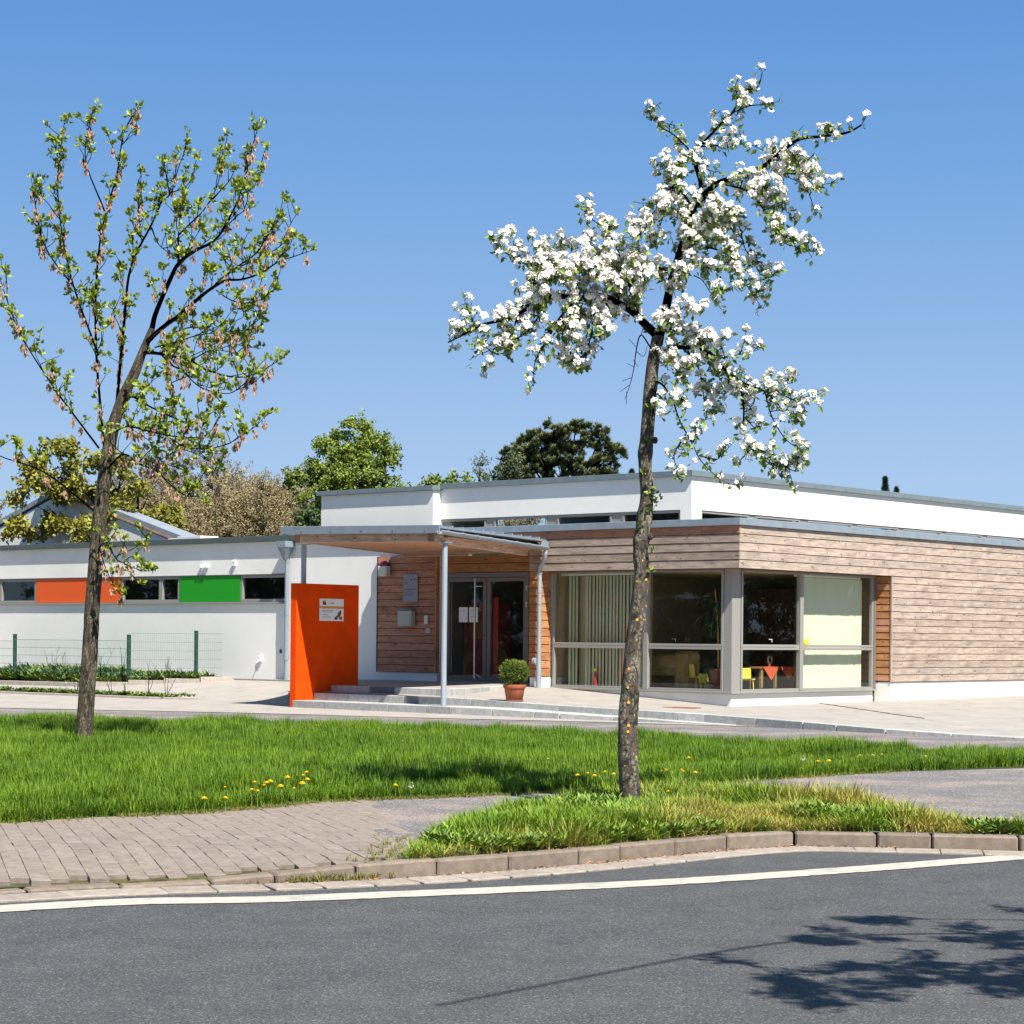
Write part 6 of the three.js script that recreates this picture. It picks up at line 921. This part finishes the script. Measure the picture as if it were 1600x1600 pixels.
{
  struct('verge_soil', (() => { const P = [], U = [], I = [], nx = 54, nz = 76, id = new Map(), vert = (i, j) => { const k = i * 1000 + j; if (!id.has(k)) { const x = 10.3 + i * 0.1, z = 15.3 + j * 0.1; id.set(k, P.length / 3); P.push(x, moundY(x, z) + 0.003, z); U.push(x, z); } return id.get(k); }; for (let i = 0; i < nx; i++) for (let j = 0; j < nz; j++) { const c = [[i, j], [i + 1, j], [i, j + 1], [i + 1, j + 1]]; if (!c.every(([a, b]) => inPoly(10.3 + a * 0.1, 15.3 + b * 0.1, mound))) continue; const q = c.map(([a, b]) => vert(a, b)); I.push(q[0], q[2], q[1], q[1], q[2], q[3]); } const g = new THREE.BufferGeometry(); g.setAttribute('position', new THREE.Float32BufferAttribute(P, 3)); g.setAttribute('uv', new THREE.Float32BufferAttribute(U, 2)); g.setIndex(I); g.computeVertexNormals(); return g; })(), M({ color: lin(0.30, 0.245, 0.15), map: soilTex, roughness: 1 }));
  const geos = [tuftGeo(9, 0.12, 0.010, 0.06, 1.7), tuftGeo(9, 0.10, 0.011, 0.07, 2.0), tuftGeo(9, 0.15, 0.009, 0.05, 1.3), tuftGeo(6, 0.19, 0.008, 0.06, 1.0)];
  sow('verge_grass', 'shaggy verge grass and weeds around the apple tree trunk', geos, 26000, mound, (x, z) => moundY(x, z) - 0.012,
    (x, z) => { const a = N2(x, z, 1.3), b = N2(x, z, 4), dry = sm(0.62, 0.95, a * 0.6 + b * 0.4 + R(-0.2, 0.2) + sm(21.0, 22.4, z) * 0.16 + sm(12.9, 13.5, x) * 0.2), t = rnd(); return lin(lerp(lerp(0.075, 0.24, t), 0.42, dry), lerp(lerp(0.17, 0.36, t), 0.37, dry), lerp(0.018, 0.09, dry)); },
    (x, z) => (0.40 + 0.85 * N2(x, z, 1.9)) * R(0.55, 1.3) * lerp(1, 1.3, sm(18.2, 17.2, z)) * lerp(1, 0.6, sm(21.0, 22.4, z)) * lerp(1, 0.7, sm(0.9, 0.2, Math.hypot(x - 12.3, z - 19.1))), (x, z) => lerp(1, 0.45, sm(20.8, 22.3, z)) * (0.2 + 0.8 * sm(0.3, 0.55, N2(x, z, 2.6))));
  // broad weed leaves
  const wl = (() => { const out = []; for (let i = 0; i < 7; i++) { const g = leafGeo(R(0.09, 0.15), R(0.028, 0.045)); g.rotateX(-R(0.2, 1.0)); g.rotateY(i * 0.9 + R(-0.2, 0.2)); out.push(g); } return merge(out); })();
  const ms = [], c = new THREE.Color(); let k = 0; while (k < 5200) { const x = R(10.3, 15.5), z = R(15.4, 22.6); if (!inPoly(x, z, mound) || N2(x, z, 1.7) < 0.36 || z > 22) continue; O3.position.set(x, moundY(x, z) + R(0, 0.05), z); O3.rotation.set(R(-0.4, 0.4), R(0, 6.28), R(-0.4, 0.4)); O3.scale.setScalar(R(0.4, 1.0)); O3.updateMatrix(); ms.push(O3.matrix.clone()); k++; }
  const W = thing('verge_weeds', 'broad leaved weeds growing among the verge grass', 'weeds'); W.userData.kind = 'stuff'; instances('leaves', wl, M({ roughness: 0.6, side: THREE.DoubleSide }), ms, W, () => { const t = rnd(); return c.setRGB(lerp(0.06, 0.22, t), lerp(0.13, 0.31, t), lerp(0.015, 0.03, t)); });
  // tufts along joints and edges of the footway
  const edge = thing('joint_grass', 'scruffy grass tufts along the footway edges and kerb joints', 'grass'); edge.userData.kind = 'stuff'; const em = [], ec = [];
  const put = (x, z, y, s) => { O3.position.set(x, y, z); O3.rotation.set(R(-0.3, 0.3), R(0, 6.28), R(-0.3, 0.3)); O3.scale.setScalar(s); O3.updateMatrix(); em.push(O3.matrix.clone()); const d = rnd(); ec.push(lin(lerp(0.08, 0.34, d), lerp(0.14, 0.28, d), lerp(0.02, 0.09, d))); };
  for (let i = 0; i < 1500; i++) { const k = Math.floor(R(1, lawnFront.length - 3)), t = rnd(), a = lawnFront[k], b = lawnFront[k + 1], x = lerp(a[0], b[0], t), z = lerp(a[1], b[1], t); if (z > 28) continue; const o = Math.abs(G()) * 0.22; put(x + o, z, -0.104, R(0.12, 0.4)); }
  for (let i = 0; i < 160; i++) { const z = 23.3 + G() * 0.55, x = pw(-z, kerbFoot.map(p => [-p[1], p[0]])) - R(0.12, 0.2) + (rnd() < 0.5 ? 0.18 : 0); put(x, z, -0.2, R(0.2, 0.55)); }
  for (let i = 0; i < 300; i++) { const z = R(21.5, 23.0), x = 12.4 + (z - 21.6) * 0.75 + G() * 0.5; if (x < 13.25) put(x, z, -0.11, R(0.12, 0.42)); }
  for (let i = 0; i < 260; i++) { const z = R(19.8, 22.5), x = pw(-z, kerbFoot.map(p => [-p[1], p[0]])) - 0.17 + G() * 0.03; put(x, z, -0.10, R(0.15, 0.4)); }
  instances('blades', geos[1], grassMat, em, edge, i => ec[i]);
  // dry litter lying along the kerb foot
  const lt = thing('kerb_litter', 'brown dry leaf litter lying along the foot of the kerb', 'leaf litter'); lt.userData.kind = 'stuff'; const lm = [], lc = new THREE.Color();
  for (let i = 0; i < 620; i++) { const z = rnd() < 0.75 ? R(18.5, 21.2) : R(21, 24), x = pw(-z, kerbFoot.map(p => [-p[1], p[0]])) + Math.abs(G()) * 0.10 + 0.004; O3.position.set(x, -0.204, z); O3.rotation.set(R(-0.5, 0.5), R(0, 6.28), R(-0.5, 0.5)); O3.scale.setScalar(R(0.5, 1.3)); O3.updateMatrix(); lm.push(O3.matrix.clone()); }
  instances('flakes', leafGeo(0.035, 0.016), M({ roughness: 0.9, side: THREE.DoubleSide }), lm, lt, () => { const t = rnd(); return lc.setRGB(lerp(0.16, 0.48, t), lerp(0.07, 0.30, t), lerp(0.03, 0.20, t)); });
  // beds by the fence
  const bg = thing('bed_plants', 'low green weeds filling the beds before the white wing', 'plants'); bg.userData.kind = 'stuff'; const bm = [], bc = [];
  for (let i = 0; i < 2600; i++) { let x, z, s; const q = rnd(); if (q < 0.60) { x = R(-23, -15.6); z = R(-0.4, 1.5); if (x > -17.4 && z > 1.4 - (x + 17.4) * 0.7) continue; s = R(0.9, 2.6) * (x < -18.6 ? 1.25 : 0.9); } else if (q < 0.88) { x = R(-22, -12.1); z = R(3.05, 3.8); s = R(0.6, 1.3); if (N2(x, z, 2.2) < 0.38) continue; } else { const t = rnd(); x = lerp(-10.2, -7.5, t); z = lerp(1.9, 3.8, t) + G() * 0.25; s = R(0.8, 1.7); } const y = 0.33 * sm(3.4, -0.9, z) + 0.04; O3.position.set(x, y, z); O3.rotation.set(R(-0.2, 0.2), R(0, 6.28), 0); O3.scale.setScalar(s); O3.updateMatrix(); bm.push(O3.matrix.clone()); const d = rnd(); bc.push(lin(lerp(0.045, 0.16, d), lerp(0.10, 0.22, d), lerp(0.015, 0.03, d))); }
  instances('leaves', wl, M({ roughness: 0.6, side: THREE.DoubleSide }), bm, bg, i => bc[i]);
}
// dandelions, one by one
{
  const ym = M({ color: lin(0.80, 0.52, 0.004), roughness: 0.7, side: THREE.DoubleSide }), sm2 = M({ color: lin(0.16, 0.22, 0.05), roughness: 0.7 }), wm = M({ color: lin(0.62, 0.62, 0.58), roughness: 0.9 });
  const head = (() => { const out = []; for (let r = 0; r < 3; r++) for (let i = 0; i < 16; i++) { const g = leafGeo(0.023 - r * 0.005, 0.007, 0.05); g.rotateX(-0.12 - r * 0.45); g.rotateY(i / 16 * 6.283 + r * 0.2); out.push(g); } out.push(new THREE.SphereGeometry(0.009, 8, 5).scale(1, 0.7, 1).translate(0, 0.005, 0)); return merge(out); })();
  let proto = null;
  const flower = (x, y, z, h, label, group) => { let t; if (!proto) { t = thing('dandelion', label, 'flower', [x, y, z], 0, group); const b = part('bloom', head, ym, t); b.position.y = 1; part('stalk', cyl(0.003, 0.004, 1, 0, 0.5, 0, 5), sm2, t); t.children[0].rotation.set(0.12, 0, -0.08); proto = t; } else { t = proto.clone(); t.name = numbered('dandelion'); scene.add(t); t.position.set(x, y, z); t.userData = { label, category: 'flower', group }; t.rotation.y = R(0, 6.28) } t.children[0].position.y = h; t.children[0].scale.setScalar(R(1.15, 1.6)); t.children[1].scale.y = h; return t; };
  const near = 'yellow dandelion in the cluster at the lawn edge on the left', tree = 'yellow dandelion at the lawn edge behind the apple tree trunk', vg = 'yellow dandelion among the shaggy verge grass', lw = 'single yellow dandelion in the tall lawn', bd = 'yellow dandelion in the beds before the white wing';
  for (const [x, z, h] of [[9.62, 21.3, .13], [9.60, 21.05, .12], [9.42, 20.9, .19], [9.35, 20.5, .21], [9.48, 20.65, .16], [9.36, 20.4, .18], [9.22, 20.2, .20], [9.30, 20.15, .16], [9.42, 20.1, .14], [9.12, 19.9, .22], [9.16, 19.75, .23], [9.10, 19.65, .25], [9.22, 19.75, .20], [9.5, 20.6, .15], [9.30, 20.32, .2], [9.26, 19.85, .17]]) flower(x, -0.10, z, h, near, 'dandelion cluster on the left');
  for (const [x, z, h] of [[10.15, 17.05, .16], [10.2, 16.95, .17], [10.22, 16.87, .15], [10.25, 16.75, .18], [10.28, 16.65, .16], [10.3, 16.57, .17], [10.45, 16.1, .17], [10.47, 16.05, .18], [10.5, 15.99, .15], [10.55, 15.9, .18], [10.53, 15.85, .16], [10.57, 15.7, .15]]) flower(x, -0.09, z, h, tree, 'dandelions behind the trunk');
  for (const [x, z, h] of [[11.9, 19.4, .14], [12.2, 18.3, .16], [12.55, 16.5, .16], [12.6, 16.45, .13], [12.7, 16.42, .10], [13.2, 16.9, .13], [13.1, 18.8, .12], [9.9, 17.5, .09]]) flower(x, -0.08, z, h, vg, 'dandelions in the verge');
  for (const [x, z, h] of [[9.0, 17.2, .20], [9.1, 17.1, .19], [5.2, 14.4, .2], [10.05, 11.5, .14], [10.0, 11.7, .14], [10.05, 11.3, .14], [10.2, 12.9, .13], [10.25, 12.75, .13], [9.6, 14.5, .2], [9.5, 18.9, .10], [10.4, 10.9, .12], [8.8, 15.9, .2]]) flower(x, -0.08, z, h, lw, 'dandelions scattered in the lawn');
  for (const [x, z, h] of [[-19.6, 1.0, .32], [-18.8, 1.4, .22], [-16.9, 1.0, .25], [-15.6, 3.4, .15], [-13.4, 3.4, .32], [-16.4, 3.3, .14]]) { const f = flower(x, 0.12, z, h, bd, 'dandelions in the beds'); f.children[0].scale.setScalar(1.6); }
  const clock = (() => { const out = []; for (let i = 0; i < 70; i++) { const d = V(G(), G(), G()).normalize(), g = leafGeo(0.010, 0.006, 0.1); g.applyQuaternion(new THREE.Quaternion().setFromUnitVectors(V(0, 0, 1), d)); g.translate(d.x * 0.022, d.y * 0.022, d.z * 0.022); out.push(g); } return merge(out); })();
  for (const [x, z, h, l] of [[10.2, 13.2, .18, 'white dandelion seed head at the lawn edge right of the trunk'], [12.9, 17.9, .14, 'white dandelion seed head in the verge right of the trunk'], [9.55, 18.75, .10, 'white dandelion seed head at the lawn edge left of the trunk']]) { const t = thing('seed_head', l, 'seed head', [x, -0.08, z]); part('seeds', clock, wm, t).position.y = h; part('stalk', cyl(0.003, 0.004, h, 0, h / 2, 0, 5), sm2, t); }
}
scene.traverse(o => { if (o.isMesh) { o.castShadow = true; o.receiveShadow = true; } });
renderer.render(scene, camera);
